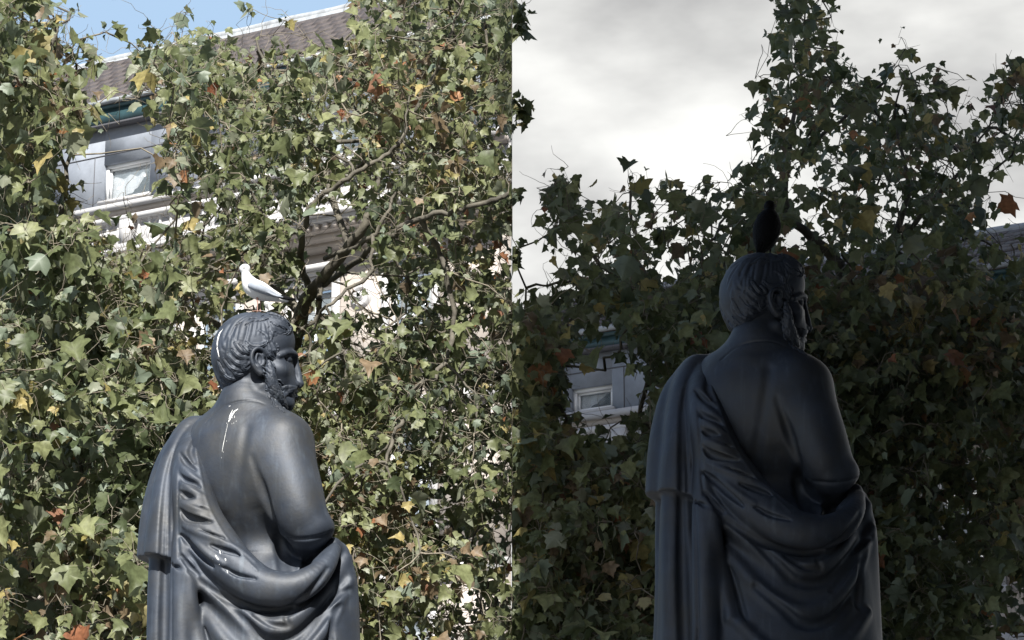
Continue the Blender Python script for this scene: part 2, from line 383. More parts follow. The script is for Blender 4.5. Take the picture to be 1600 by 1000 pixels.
def build_hair(g, H, HAX, Hc, flip):
    G = Grid(P(300, 700, -66), P(488, 470, 70), 0.0015)
    rnd = random.Random(5)
    # cap of hair over the skull
    def he(px, py, b, r, k=8, mode='add', ax=HAX): G.ell(H(px, py, b), np.asarray(r) * U, ax, k * U, mode)
    he(392, 548, 0, (59.5, 48.5, 61), 0); he(371, 560, 0, (38.5, 45.5, 43), 12); he(424, 522, 0, (34, 41, 31), 10)
    he(362, 590, 0, (17, 34, 19), 10)
    # cut away face, nape and ear openings
    G.cone(H(478, 552, -70), H(478, 552, 70), 34 * U, 34 * U, 4 * U, 'sub')
    G.cone(H(455, 602, -70), H(455, 602, 70), 36 * U, 36 * U, 4 * U, 'sub')
    G.cone(H(418, 604, -70), H(418, 604, 70), 28 * U, 28 * U, 4 * U, 'sub')
    for s in (1, -1):
        c = H(405, 566, 52); c = c if s > 0 else flip(c); G.ell(c, np.array((12.5, 14, 20)) * U, HAX, 3 * U, 'sub')
    base = Grid.__new__(Grid); base.__dict__.update(G.__dict__); base.d = G.d.copy()
    base.d = G.d.copy()
    z = lambda l: [((x / 3.705 + 300), (y / 3.705 + 390)) for x, y in l]
    def L(pts, rr=(2.2, 3.9, 1.2), lift=-.3, mirror=False): lock(G, base, z(pts), rr, lift, flip=flip if mirror else None)
    # crown: long flat strands running down from the parting at the top
    for i in range(30):
        a = rnd.uniform(-1.25, 1.0); x0 = 403 + 16 * a; y0 = 489 + 5 * abs(a)
        x1 = 403 + 52 * a + rnd.uniform(-6, 6); y1 = 505 + rnd.uniform(4, 20) + 10 * abs(a)
        lock(G, base, [(x0, y0), ((x0 + x1) / 2 + 5 * a, (y0 + y1) / 2 - 3), (x1, y1), (x1 - 2 + 2 * a, y1 + 12)], (1.2, 3.4, 1.0), -1.8, 3, flip=flip, strands=False)
    for i in range(40):        # back of the head, falling then sweeping forward
        x = rnd.uniform(342, 396); y = rnd.uniform(520, 566)
        lock(G, base, [(x, y), (x - 2 + .02 * (x - 340), y + 12), (x + 2, y + 22), (x + 11, y + 28)], (1.2, 3.2, 1.0), -1.8, 3, flip=flip, strands=False)
    L([(255, 440), (285, 420), (330, 400), (375, 402)], (1.5, 3.8, 2)); L([(300, 450), (330, 425), (370, 412)], (1.4, 3, 1.5))
    L([(372, 418), (410, 408), (450, 395), (490, 400)], (1.8, 4.4, 2)); L([(395, 395), (440, 372), (500, 385), (540, 410)], (1.5, 3.6, 2))
    L([(478, 478), (515, 492), (550, 482), (566, 455), (545, 430)], (2, 4.8, 2)); L([(480, 400), (525, 412), (560, 438), (578, 462)], (2, 4.2, 2.4))
    L([(500, 440), (530, 455), (552, 470)], (2, 4, 1.5)); L([(455, 420), (490, 440), (520, 455)], (2, 3.6, 1.5)); L([(560, 440), (575, 455), (572, 475)], (2, 3, 1.5))
    L([(315, 532), (350, 556), (400, 556), (440, 532), (448, 505)], (2, 4.8, 1.4)); L([(330, 560), (375, 578), (425, 572)], (2, 4, 1.4))
    L([(385, 470), (425, 495), (430, 530), (405, 552)], (2, 4.2, 1.4)); L([(445, 450), (462, 490), (450, 530)], (1.6, 3.6, 1.4))
    L([(425, 560), (440, 600), (462, 628), (490, 620)], (2.4, 4.6, 1.6)); L([(455, 530), (470, 570), (478, 600), (492, 605)], (2, 4.4, 1.4)); L([(440, 540), (452, 590), (475, 632)], (2, 4, 1.4))
    L([(485, 540), (498, 570), (490, 600)], (1.6, 3, 1))
    for k_, (pts, m) in enumerate([([(185, 632), (225, 682), (275, 700), (318, 690)], 1), ([(205, 600), (250, 650), (300, 668), (338, 655)], 1), ([(230, 575), (275, 618), (335, 630)], 1),
                      ([(165, 690), (205, 735), (250, 748), (285, 735)], 1), ([(165, 740), (195, 775), (235, 778), (250, 765)], 1), ([(250, 540), (290, 590), (338, 600)], 1),
                      ([(150, 640), (180, 700), (205, 725)], 1), ([(230, 690), (262, 722), (300, 718), (330, 700)], 1), ([(175, 765), (195, 792), (225, 790)], 1),
                      ([(280, 640), (305, 690), (335, 680)], 1), ([(160, 780), (180, 800), (205, 800)], 1), ([(300, 560), (325, 590), (345, 585)], 1)]):
        L(pts, (2.2, 4.4, 1.2), .5, True)
    # solid under the whiskers, then small curls laid over it
    for s in (0, 1):
        pts = [(420, 566, 45, 4), (423, 586, 42.5, 8.5), (426, 604, 38, 9.5), (432, 619, 31, 10.5), (440, 633, 16, 10), (445, 636, 2, 8)]
        q = [H(*v[:3]) for v in spline(pts, 3)]; q = q if s == 0 else [flip(v) for v in q]
        G.chain(q, [v[3] * U for v in spline(pts, 3)], 3 * U)
    both = Grid.__new__(Grid); both.__dict__.update(G.__dict__); both.d = G.d.copy()
    def first(x, y):
        a_, b_ = both.hit(x, y, 0), g.hit(x, y, 0)
        if a_ is None: return b_
        if b_ is None: return a_
        return a_ if a_[1] < b_[1] else b_
    rows = [(412, 572), (413, 590), (415, 606), (421, 622), (430, 633), (440, 640)]; rows2 = [(427, 566), (434, 586), (440, 602), (443, 616), (445, 628), (447, 636)]
    for i in range(210):
        t = (i + rnd.random()) / 210; w = rnd.random()
        pa = np.array([np.interp(t * 5, range(6), [r[j] for r in rows]) for j in (0, 1)]); pb = np.array([np.interp(t * 5, range(6), [r[j] for r in rows2]) for j in (0, 1)])
        c = pa + (pb - pa) * w; an = 1.15 - .35 * t + rnd.uniform(-.55, .55); L_ = rnd.uniform(7, 13); ph = rnd.uniform(0, 6.3); am = rnd.uniform(.8, 2.0); cur = []
        for q in range(7):
            u_ = q / 6; x = c[0] + math.cos(an) * L_ * (u_ - .3) - math.sin(an) * am * math.sin(ph + u_ * 6); y = c[1] + math.sin(an) * L_ * (u_ - .3) + math.cos(an) * am * math.sin(ph + u_ * 6)
            p = first(x, y)
            if p is not None and (not cur or abs(p[1] - cur[-1][1]) < 8 * U): cur.append(p)
        if len(cur) < 4: continue
        cur = np.array(cur); cur[1:-1] = (cur[:-2] + cur[1:-1] + cur[2:]) / 3; rr = np.interp(np.linspace(0, 1, len(cur)), [0, .4, 1], [1.1, rnd.uniform(1.6, 2.3), .7]) * U
        G.chain(cur, rr, .6 * U); G.chain([flip(v) for v in cur], rr, .6 * U)
    # moustache: strands swept back from under the nose
    for i in range(16):
        f_ = i / 15.0; y0 = 604.5 + 3.5 * f_; y1 = 603 + 17 * f_
        pts = [(463 - 2 * f_, y0), (455 - 1 * f_, y0 + (y1 - y0) * .35), (448, y0 + (y1 - y0) * .7), (441 + 1.5 * f_, y1 + 2)]
        q = [g.hit(x, y, -1.6 * U) for x, y in spline(pts, 3)]; q = [v for v in q if v is not None]
        if len(q) > 2:
            rr = np.interp(np.linspace(0, 1, len(q)), [0, .4, 1], [1.6, 2.8, 1.2]) * U
            G.chain(q, rr, .8 * U); G.chain([flip(v) for v in q], rr, .8 * U)
    for i in range(26):
        b = rnd.uniform(-14, 16); x = rnd.uniform(436, 446); q = [H(x, 630, b), H(x + 1, 637, b), H(x - 1 + rnd.uniform(-3, 3), 645, b * .8)]
        G.chain(q, [4 * U, 3.0 * U, 1.2 * U], .8 * U)
    return G

def loft(g, rows, k=0.0, mode='add'):
    """upright elliptical volume: rows of (py, px centre, depth centre, half width, half depth, turn)"""
    rows = sorted(rows, key=lambda q: -q[0]); zs = [P(q[1], q[0], q[2])[2] for q in rows]; c = [P(q[1], q[0], q[2]) for q in rows]
    r, X = g.sl(g.lo, [a[-1] for a in g.ax], 0)
    sel = (g.ax[2] >= zs[0]) & (g.ax[2] <= zs[-1] + .05); kk = np.nonzero(sel)[0]
    Z = g.ax[2][kk]; f = lambda v: np.interp(Z, zs, v)[None, None, :].astype(np.float32)
    cx, cy = f([v[0] for v in c]), f([v[1] for v in c]); a, b = f([q[3] * U for q in rows]), f([q[4] * U for q in rows])
    an = f([q[5] for q in rows]); ca, sa = np.cos(an), np.sin(an)
    x = g.ax[0][:, None, None].astype(np.float32) - cx; y = g.ax[1][None, :, None].astype(np.float32) - cy
    q0 = (x * ca - y * sa); q1 = (x * sa + y * ca)
    e = np.sqrt((q0 / a) ** 2 + (q1 / b) ** 2) + 1e-6
    v = (e - 1) * e / (np.sqrt((q0 / a ** 2) ** 2 + (q1 / b ** 2) ** 2) + 1e-6)
    v = np.maximum(v, (g.ax[2][kk] - zs[-1])[None, None, :])
    g.comb((slice(None), slice(None), slice(kk[0], kk[-1] + 1)), v.astype(np.float32), k * U, mode)

def build_cloak():
    lo = P(160, 1160, -190); lo[1] = YS - .42; lo[2] = P(390, 1160, 0)[2]
    g = Grid(lo, P(605, 630, 190), 0.0034)
    RT = R_(14)
    # skirts of the cloak round the hips
    loft(g, [(1230, 393, 12, 168, 118, RT), (1100, 395, 12, 166, 114, RT), (1000, 396, 14, 160, 104, RT), (965, 396, 14, 157, 98, RT), (942, 396, 14, 150, 90, RT), (925, 394, 16, 138, 82, RT)], 0)
    ch(g, [(268, 800, 0, 20), (266, 860, -4, 28), (264, 930, -4, 32), (264, 1100, -4, 34)], 12)
    ch(g, [(300, 870, -34, 20), (322, 905, -46, 26), (360, 940, -56, 26)], 10)
    # cloth over the forearm and hip at the right
    ch(g, [(532, 866, -20, 14), (536, 900, -18, 20), (538, 935, -16, 22), (536, 1000, -14, 24), (534, 1130, -12, 26)], 14)
    ch(g, [(521, 850, -40, 10), (527, 862, -10, 14), (530, 878, 30, 18), (528, 900, 70, 20)], 10)
    ch(g, [(500, 885, -62, 14), (516, 868, -54, 13), (523, 856, -38, 9)], 10)
    # long folds down the left
    for x, Y, r in ((246, -16, 15), (284, -62, 20), (243, 30, 12)):
        ch(g, [(x + 4, 800, Y + 6, r * .7), (x + 3, 860, Y, r * .9), (x + 1, 940, Y - 4, r), (x, 1060, Y - 6, r * 1.05), (x - 2, 1200, Y - 8, r * 1.1)], 8)
    onto(g, [(258, 872, 5, 1), (257, 940, 7, 1), (256, 1010, 8, 1), (255, 1150, 9, 1)], 5, 'sub')
    onto(g, [(268, 880, 2, 0), (268, 960, 2.4, 0), (267, 1050, 3, 0), (267, 1150, 3, 0)], 3, 'sub')
    onto(g, [(303, 905, 3, 0), (308, 930, 4, 0), (316, 965, 4, 0), (325, 1005, 4, 0), (336, 1060, 4, 0), (345, 1120, 4, 0)], 6, 'sub')
    onto(g, [(296, 900, 8, -2), (300, 940, 9, -1), (307, 985, 9, -1), (318, 1060, 9, 0)], 10)
    # sling of cloth: outer lower roll and the second swag
    sw = [(299, 893, 9), (318, 915, 12), (345, 941, 14), (375, 968, 15), (415, 990, 15), (456, 978, 14), (492, 946, 13), (520, 912, 11), (541, 880, 7)]
    onto(g, [(x, y - 8, r, -3) for x, y, r in sw], 10)
    sw2 = [(318, 955, 6), (345, 995, 9), (378, 1030, 11), (420, 1046, 12), (465, 1030, 11), (505, 985, 10), (530, 940, 8), (548, 908, 5)]
    onto(g, [(x, y, r, -2) for x, y, r in sw2], 9)
    onto(g, [(330, 1070, 8, 0), (372, 1110, 10, 0), (430, 1118, 10, 0), (490, 1090, 8, 0), (530, 1040, 7, 0)], 9)
    # hollows between the swags
    onto(g, [(344, 931, 3, 0), (384, 972, 6, 0), (417, 1000, 7, 0), (460, 996, 6, 0), (498, 960, 6, 0), (525, 930, 5, 0), (547, 921, 2.5, 0)], 7, 'sub')
    onto(g, [(352, 1010, 4, 0), (390, 1042, 6, 0), (425, 1066, 7, 0), (470, 1052, 6, 0), (515, 1000, 5, 0)], 7, 'sub')
    onto(g, [(470, 1010, 3, 0), (490, 985, 5, 0), (510, 960, 5, 0), (530, 950, 3, 0)], 7, 'sub')
    onto(g, [(512, 1030, 5, 0), (517, 990, 6, 0), (527, 955, 4, 0), (534, 945, 2, 0)], 7, 'sub')
    onto(g, [(398, 960, 2, 0), (425, 976, 4, 0), (450, 978, 4, 0), (446, 966, 2, 0)], 5, 'sub')
    onto(g, [(447, 962, 2, 0), (470, 948, 3.5, 0), (492, 925, 3.5, 0), (508, 900, 2, 0)], 6, 'sub')
    # shoulder to elbow band
    ch(g, [(322, 668, 26, 17), (305, 692, 4, 22), (298, 724, -22, 27), (301, 768, -42, 31), (312, 812, -56, 35), (336, 852, -68, 36),
           (368, 888, -82, 33), (408, 914, -94, 28), (452, 920, -100, 25), (486, 906, -96, 21), (510, 882, -80, 15), (523, 860, -56, 9)], 6, n=5)
    ch(g, [(322, 850, -72, 26), (352, 888, -84, 24), (392, 920, -98, 20), (436, 928, -104, 18), (480, 914, -98, 15)], 6)
    # lower lip shadow of the band
    onto(g, [(296, 893, 2, 0), (318, 912, 4, 0), (345, 930, 5, 0), (376, 945, 6, 0), (410, 952, 6, 0), (444, 950, 6, 0), (474, 934, 5, 0), (498, 908, 4, 0), (512, 888, 2, 0)], 5, 'sub')
    # cross folds on the band
    for pts in ([(281, 708, 1.5), (290, 722, 4), (305, 735, 2)], [(280, 740, 1.5), (288, 750, 4.5), (304, 756, 3.5), (312, 762, 1.5)],
                [(281, 768, 2), (292, 776, 5.5), (303, 778, 2)], [(281, 796, 2), (293, 808, 6), (312, 814, 5), (330, 816, 2)],
                [(283, 836, 2), (300, 852, 5.5), (318, 870, 5), (334, 886, 2)], [(330, 852, 1.5), (350, 860, 4), (372, 866, 3.5), (386, 868, 1.2)],
                [(283, 868, 2), (296, 885, 4), (310, 898, 2)], [(300, 790, 1), (318, 796, 2.6), (328, 800, 1)], [(312, 828, 1), (330, 836, 2.6), (352, 842, 1)],
                [(340, 880, 1), (370, 898, 3), (400, 905, 1)]):
        onto(g, [(x, y, r * 1.15, -.75 * r) for x, y, r in pts], 3.2, 'sub', n=6)
    for pts in ([(284, 730, 2), (298, 742, 3.5), (314, 752, 2)], [(285, 756, 2), (300, 766, 3.5), (318, 775, 2)], [(285, 786, 2), (305, 795, 4), (325, 800, 2)],
                [(287, 822, 2), (312, 834, 4.5), (345, 845, 3)], [(300, 842, 2), (325, 866, 5), (350, 882, 3)], [(345, 845, 2), (372, 858, 4), (398, 878, 2)]):
        onto(g, [(x, y, r, -.6) for x, y, r in pts], 4)
    # piped inner edge of the band
    onto(g, [(316, 672, 2, 0), (306, 700, 2, 0), (312, 735, 2, 0), (322, 780, 2, 0), (333, 806, 2, 0), (352, 838, 2, 0), (378, 868, 2, 0), (402, 892, 1.6, 0)], 2.5)
    onto(g, [(303, 690, 2, 0), (298, 705, 4, 0), (304, 722, 2, 0)], 5, 'sub')
    # the end thrown over the left shoulder, hanging as a flap
    f = Grid.__new__(Grid); f.__dict__.update(g.__dict__); f.d = np.full(g.n, .3, np.float32)
    ch(f, [(334, 652, 36, 9), (318, 666, 34, 17), (300, 676, 30, 24), (284, 704, 14, 26), (270, 748, -8, 27), (263, 800, -22, 29), (257, 850, -28, 30), (255, 900, -30, 31)], 6, n=4)
    ch(f, [(300, 672, 46, 18), (272, 712, 40, 22), (256, 760, 26, 25), (247, 810, 14, 27), (243, 860, 8, 28), (241, 900, 6, 28)], 10, n=4)
    onto(f, [(296, 668, 1, 0), (276, 700, 3, 0), (262, 742, 3.5, 0), (256, 800, 4, 0), (253, 868, 4, 0)], 6, 'sub')
    onto(f, [(272, 725, 2, 0), (264, 770, 2, 0), (262, 868, 2, 0)], 4, 'sub')
    zc = f.ax[2][None, None, :]; xx = f.ax[0][:, None, None]
    zb = P(255, 868, -40)[2] - (xx - P(240, 868, -40)[0]) * .25
    f.d = np.maximum(f.d, (zb - zc).astype(np.float32)) if True else f.d
    hh = np.maximum(5 * U - np.abs(g.d - f.d), 0) / (5 * U); g.d = (np.minimum(g.d, f.d) - hh * hh * 5 * U * .25).astype(np.float32)
    onto(g, [(279, 735, 1.2, 0), (278, 780, 1.8, 0), (278, 830, 1.8, 0), (280, 872, 1.6, 0)], 2.5, 'sub')
    onto(g, [(228, 868, 2, 0), (245, 869, 3, 0), (262, 876, 3.5, 0), (280, 888, 3, 0)], 3, 'sub')
    # soft unevenness of cast cloth
    return g
def bronze():
    m = bpy.data.materials.new('bronze'); m.use_nodes = True; t = m.node_tree; b = t.nodes['Principled BSDF']
    c = N(t, 'ShaderNodeTexCoord')
    n1 = N(t, 'ShaderNodeTexNoise'); n1.inputs['Scale'].default_value = 7; n1.inputs['Detail'].default_value = 8; n1.inputs['Roughness'].default_value = .6
    n2 = N(t, 'ShaderNodeTexNoise'); n2.inputs['Scale'].default_value = 90; n2.inputs['Detail'].default_value = 4
    mp_ = N(t, 'ShaderNodeMapping'); mp_.inputs['Scale'].default_value = (30, 30, 2.2); t.links.new(c.outputs['Object'], mp_.inputs[0])
    n3 = N(t, 'ShaderNodeTexNoise'); n3.inputs['Scale'].default_value = 1.6; n3.inputs['Detail'].default_value = 5; t.links.new(mp_.outputs[0], n3.inputs['Vector'])
    for n in (n1, n2): t.links.new(c.outputs['Object'], n.inputs['Vector'])
    r1 = N(t, 'ShaderNodeValToRGB'); e = r1.color_ramp.elements
    e[0].position = .32; e[0].color = (.020, .026, .038, 1); e[1].position = .7; e[1].color = (.045, .057, .080, 1)
    t.links.new(n1.outputs['Fac'], r1.inputs[0])
    r3 = N(t, 'ShaderNodeValToRGB'); r3.color_ramp.elements[0].position = .56; r3.color_ramp.elements[0].color = (0, 0, 0, 1); r3.color_ramp.elements[1].position = .8
    t.links.new(n3.outputs['Fac'], r3.inputs[0])
    mixc = N(t, 'ShaderNodeMixRGB', blend_type='ADD'); mixc.inputs[2].default_value = (.032, .040, .046, 1)
    t.links.new(r3.outputs[0], mixc.inputs[0]); t.links.new(r1.outputs[0], mixc.inputs[1]); t.links.new(mixc.outputs[0], b.inputs['Base Color'])
    rr = N(t, 'ShaderNodeMapRange'); rr.inputs['To Min'].default_value = .46; rr.inputs['To Max'].default_value = .68
    t.links.new(n1.outputs['Fac'], rr.inputs['Value']); t.links.new(rr.outputs[0], b.inputs['Roughness'])
    n4 = N(t, 'ShaderNodeTexNoise'); n4.inputs['Scale'].default_value = 3.1; n4.inputs['Detail'].default_value = 9; n4.inputs['Roughness'].default_value = .7; t.links.new(c.outputs['Object'], n4.inputs['Vector'])
    r4 = N(t, 'ShaderNodeValToRGB'); r4.color_ramp.elements[0].position = .46; r4.color_ramp.elements[0].color = (0, 0, 0, 1); r4.color_ramp.elements[1].position = .66; r4.color_ramp.elements[1].color = (.75, .75, .75, 1)
    t.links.new(n4.outputs['Fac'], r4.inputs[0]); mx4 = N(t, 'ShaderNodeMixRGB'); mx4.inputs[2].default_value = (.045, .044, .040, 1)
    t.links.new(r4.outputs[0], mx4.inputs[0]); t.links.new(mixc.outputs[0], mx4.inputs[1]); t.links.new(mx4.outputs[0], b.inputs['Base Color'])
    b.inputs['Metallic'].default_value = .25; b.inputs['Specular IOR Level'].default_value = .55
    ad = N(t, 'ShaderNodeMath', operation='ADD'); t.links.new(n2.outputs['Fac'], ad.inputs[0])
    ml = N(t, 'ShaderNodeMath', operation='MULTIPLY'); ml.inputs[1].default_value = 4; t.links.new(n1.outputs['Fac'], ml.inputs[0]); t.links.new(ml.outputs[0], ad.inputs[1])
    bp = N(t, 'ShaderNodeBump'); bp.inputs['Strength'].default_value = .3; bp.inputs['Distance'].default_value = .0015
    t.links.new(ad.outputs[0], bp.inputs['Height']); t.links.new(bp.outputs[0], b.inputs['Normal'])
    return m
M_bronze = bronze()
ORG = np.array([at(390, 700, YS)[0], YS, ped_top_l])
gb, H_, HAX, Hc, flip_, hc_ = build_body()
V, F = gb.mesh(); V = smooth_vf(V, F, 1, .4)
V2 = smooth_vf(V, F, 9, .6); _w = np.clip((P(390, 632, 0)[2] - V[:, 2]) / .03, 0, 1)[:, None]; V = V * (1 - _w) + V2 * _w; me_body = mesh_np('body', V - ORG, F, True)
gh = build_hair(gb, H_, HAX, Hc, flip_)
V, F = gh.mesh(); me_hair = mesh_np('hair', V - ORG, F, True)
gc = build_cloak()
V, F = gc.mesh(); V = smooth_vf(V, F, 4, .5); me_cloak = mesh_np('cloak', V - ORG, F, True)
zcut = float(gc.ax[2][2])
# skirts below the picture, down to the plinth
rows = []; NS = 64
for k in range(12):
    z = zcut + .05 - (zcut + .05 - ped_top_l) * k / 11; a = np.arange(NS) * 2 * math.pi / NS
    f = 1 + .06 * np.sin(a * 9 + .4) * min(1, k / 3) + .03 * np.sin(a * 17)
    rx, ry = (.345 + .008 * k) * f, (.25 + .01 * k) * f
    c = P(394, 1100, 6); rows.append(np.stack([c[0] + rx * np.cos(a), c[1] + ry * np.sin(a), np.full(NS, z)], 1))
Vs = np.concatenate(rows); Fs = np.array([[k * NS + j, k * NS + (j + 1) % NS, (k + 1) * NS + (j + 1) % NS, (k + 1) * NS + j] for k in range(11) for j in range(NS)])[:, ::-1]
me_skirt = mesh_np('cloak_skirt', Vs - ORG, Fs, True)
for m_ in (me_body, me_hair, me_cloak, me_skirt): m_.materials.append(M_bronze)

st_l = tag(empty('statue', ORG), 'dark bronze statue of a bearded man in a draped cloak, gull on its head', 'statue', 'bronze statues')
st_r = tag(empty('statue', (0, 0, 0)), 'dark bronze statue of a cloaked man in shadow, black crow on its head', 'statue', 'bronze statues')
for root in (st_l, st_r):
    for nm, me in (('body', me_body), ('hair', me_hair), ('cloak', me_cloak), ('cloak_skirt', me_skirt)):
        link(nm, me, root)
YR = 8.75
st_r.rotation_euler = (0, R_(2.2), R_(4)); st_r.scale = (1.0, 1.0, .98)
_hd = Hc - ORG                                    # head centre relative to the statue's origin
_c, _s = math.cos(R_(4)), math.sin(R_(4))
_t = at(1191, 468, YR)
st_r.location = Vector(_t) - st_r.rotation_euler.to_matrix() @ Vector((_hd[0], _hd[1], .98 * _hd[2]))
# bird droppings: thin raised white streaks on the near statue
M_drop = mat('dropping', (.72, .73, .72), .8, nscale=60, namt=.3)
def streak(g, pts, w):
    s = spline(pts, 5); q = [g.hit(x, y, 0) for x, y in s]; q = [v for v in q if v is not None]
    if len(q) < 3: return
    V, F = tube_vf(np.array(q), [w * U * (.35 + .65 * math.sin(math.pi * (i + .5) / len(q))) for i in range(len(q))], 6)
    o = link('dropping_streak', mesh_np('dropping_streak', V - ORG, F, True), st_l, M_drop)
streak(gh, [(349, 514), (343, 522), (340, 534), (340, 546), (342.5, 558)], 1.5)
streak(gb, [(372, 639), (366, 644), (361, 652), (357, 660)], 1.5)
streak(gb, [(364, 640), (360, 648), (357, 658)], .7)
streak(gb, [(356, 662), (352, 680), (348, 700), (346, 716)], .4)
_r = random.Random(3)
def splash(g, cx, cy, rx, ry, n):
    q_ = Geo()
    for i in range(n):
        x, y = cx + _r.gauss(0, rx), cy + _r.gauss(0, ry); p = g.hit(x, y, 0)
        if p is None: continue
        r0 = _r.uniform(.2, .6) * U; V, F = tube_vf([p + np.array([0, .3 * r0, r0 * _r.uniform(1, 3)]), p, p - np.array([0, .2 * r0, r0 * _r.uniform(1, 4)])], [r0 * .4, r0, r0 * .3], 5); q_.add(V, F)
    q_.build('dropping_splash', M_drop, st_l, off=ORG)['kind'] = 'stuff'
splash(gb, 362, 652, 4, 8, 14); splash(gb, 350, 700, 2, 20, 7); splash(gc, 343, 868, 6, 7, 24)
for pts, w in (([(336, 866), (339, 872), (343, 876)], 1.6), ([(342, 858), (344, 864), (345, 870)], 1.0), ([(350, 868), (352, 873), (353, 877)], 1.2), ([(354, 890), (355, 893), (356, 896)], 1.0)):
    streak(gc, pts, w)
# ================================================================ ground, plinths
M_pave = mat('paving', (.11, .11, .108), .85, nscale=6, namt=.2, bump=.3, bscale=40)
M_stone = mat('granite', (.34, .33, .32), .6, nscale=40, namt=.25, bump=.2, bscale=80)
g = Geo(); g.box((0, 300, -.1), (700, 700, .1)); tag(g.build('ground', M_pave), kind='structure')
for root, nm in ((st_l, 'near'), (st_r, 'far')):
    b = np.array(root.location) + np.array([0, 0, 0]); h = b[2]
    r = tag(empty('statue_plinth', (b[0], b[1], 0)), 'grey granite plinth under the ' + ('bronze statue with the gull' if nm == 'near' else 'bronze statue with the crow'), 'plinth', 'stone plinths')
    for nme, c, hf in (('base_step', .15, (.95, .85, .15)), ('shaft', .3 + (h - .5) / 2, (.56, .5, (h - .5) / 2)), ('cap', h - .1, (.66, .6, .1))):
        q = Geo(); q.box((0, 0, c), hf); q.build(nme, M_stone, r)

# ================================================================ the terrace behind the trees
DIRA = R_(62)
fd = np.array([math.sin(DIRA), -math.cos(DIRA), 0])        # along the front, towards the right and nearer
fn = np.array([-math.cos(DIRA), -math.sin(DIRA), 0])       # out of the front, towards the viewpoint
fu = np.array([0, 0, 1.0]); FA = np.array([fd, -fn, fu])     # axis rows: along, back, up
F0 = np.array([0, 60.0, 0])
def fac(px, py, back=0.0):
    """(s, z) where the line of sight meets the front plane set back by `back`"""
    r = ray(px, py); o = F0 - fn * back; c = np.array([0, 0, CAMZ]); t = ((o - c) @ fn) / (r @ fn); p = c + r * t
    return (p - F0) @ fd, p[2]
def W(s, out_, z): return F0 + fd * s + fn * out_ + np.array([0, 0, z])
M_attic = mat('painted_render', (.235, .26, .305), .8, nscale=3, namt=.14, bump=.15, bscale=30)
M_cream = mat('cream_stucco', (.42, .375, .34), .75, nscale=2, namt=.12, bump=.1, bscale=20)
M_white = mat('white_stucco', (.44, .435, .44), .7, nscale=4, namt=.1)
M_lead = mat('lead', (.30, .32, .34), .55, nscale=5, namt=.35)
M_slate = mat('slate', (.072, .060, .058), .75, nscale=9, namt=.45, bump=.4, bscale=25)
M_teal = mat('dark_green_paint', (.035, .075, .085), .45, nscale=3, namt=.3)
M_dark = mat('joint', (.08, .08, .09), .8)
M_frame = mat('white_window_paint', (.72, .73, .74), .4)
M_curtain = mat('curtain', (.66, .68, .70), .9, nscale=12, namt=.1)
M_room = mat('dim_room', (.05, .05, .055), .9)
def glass():
    m = mat('window_glass', (.30, .36, .40), .08, spec=.9); t = m.node_tree; b = t.nodes['Principled BSDF']
    b.inputs['Alpha'].default_value = .25; return m
M_glass = glass()

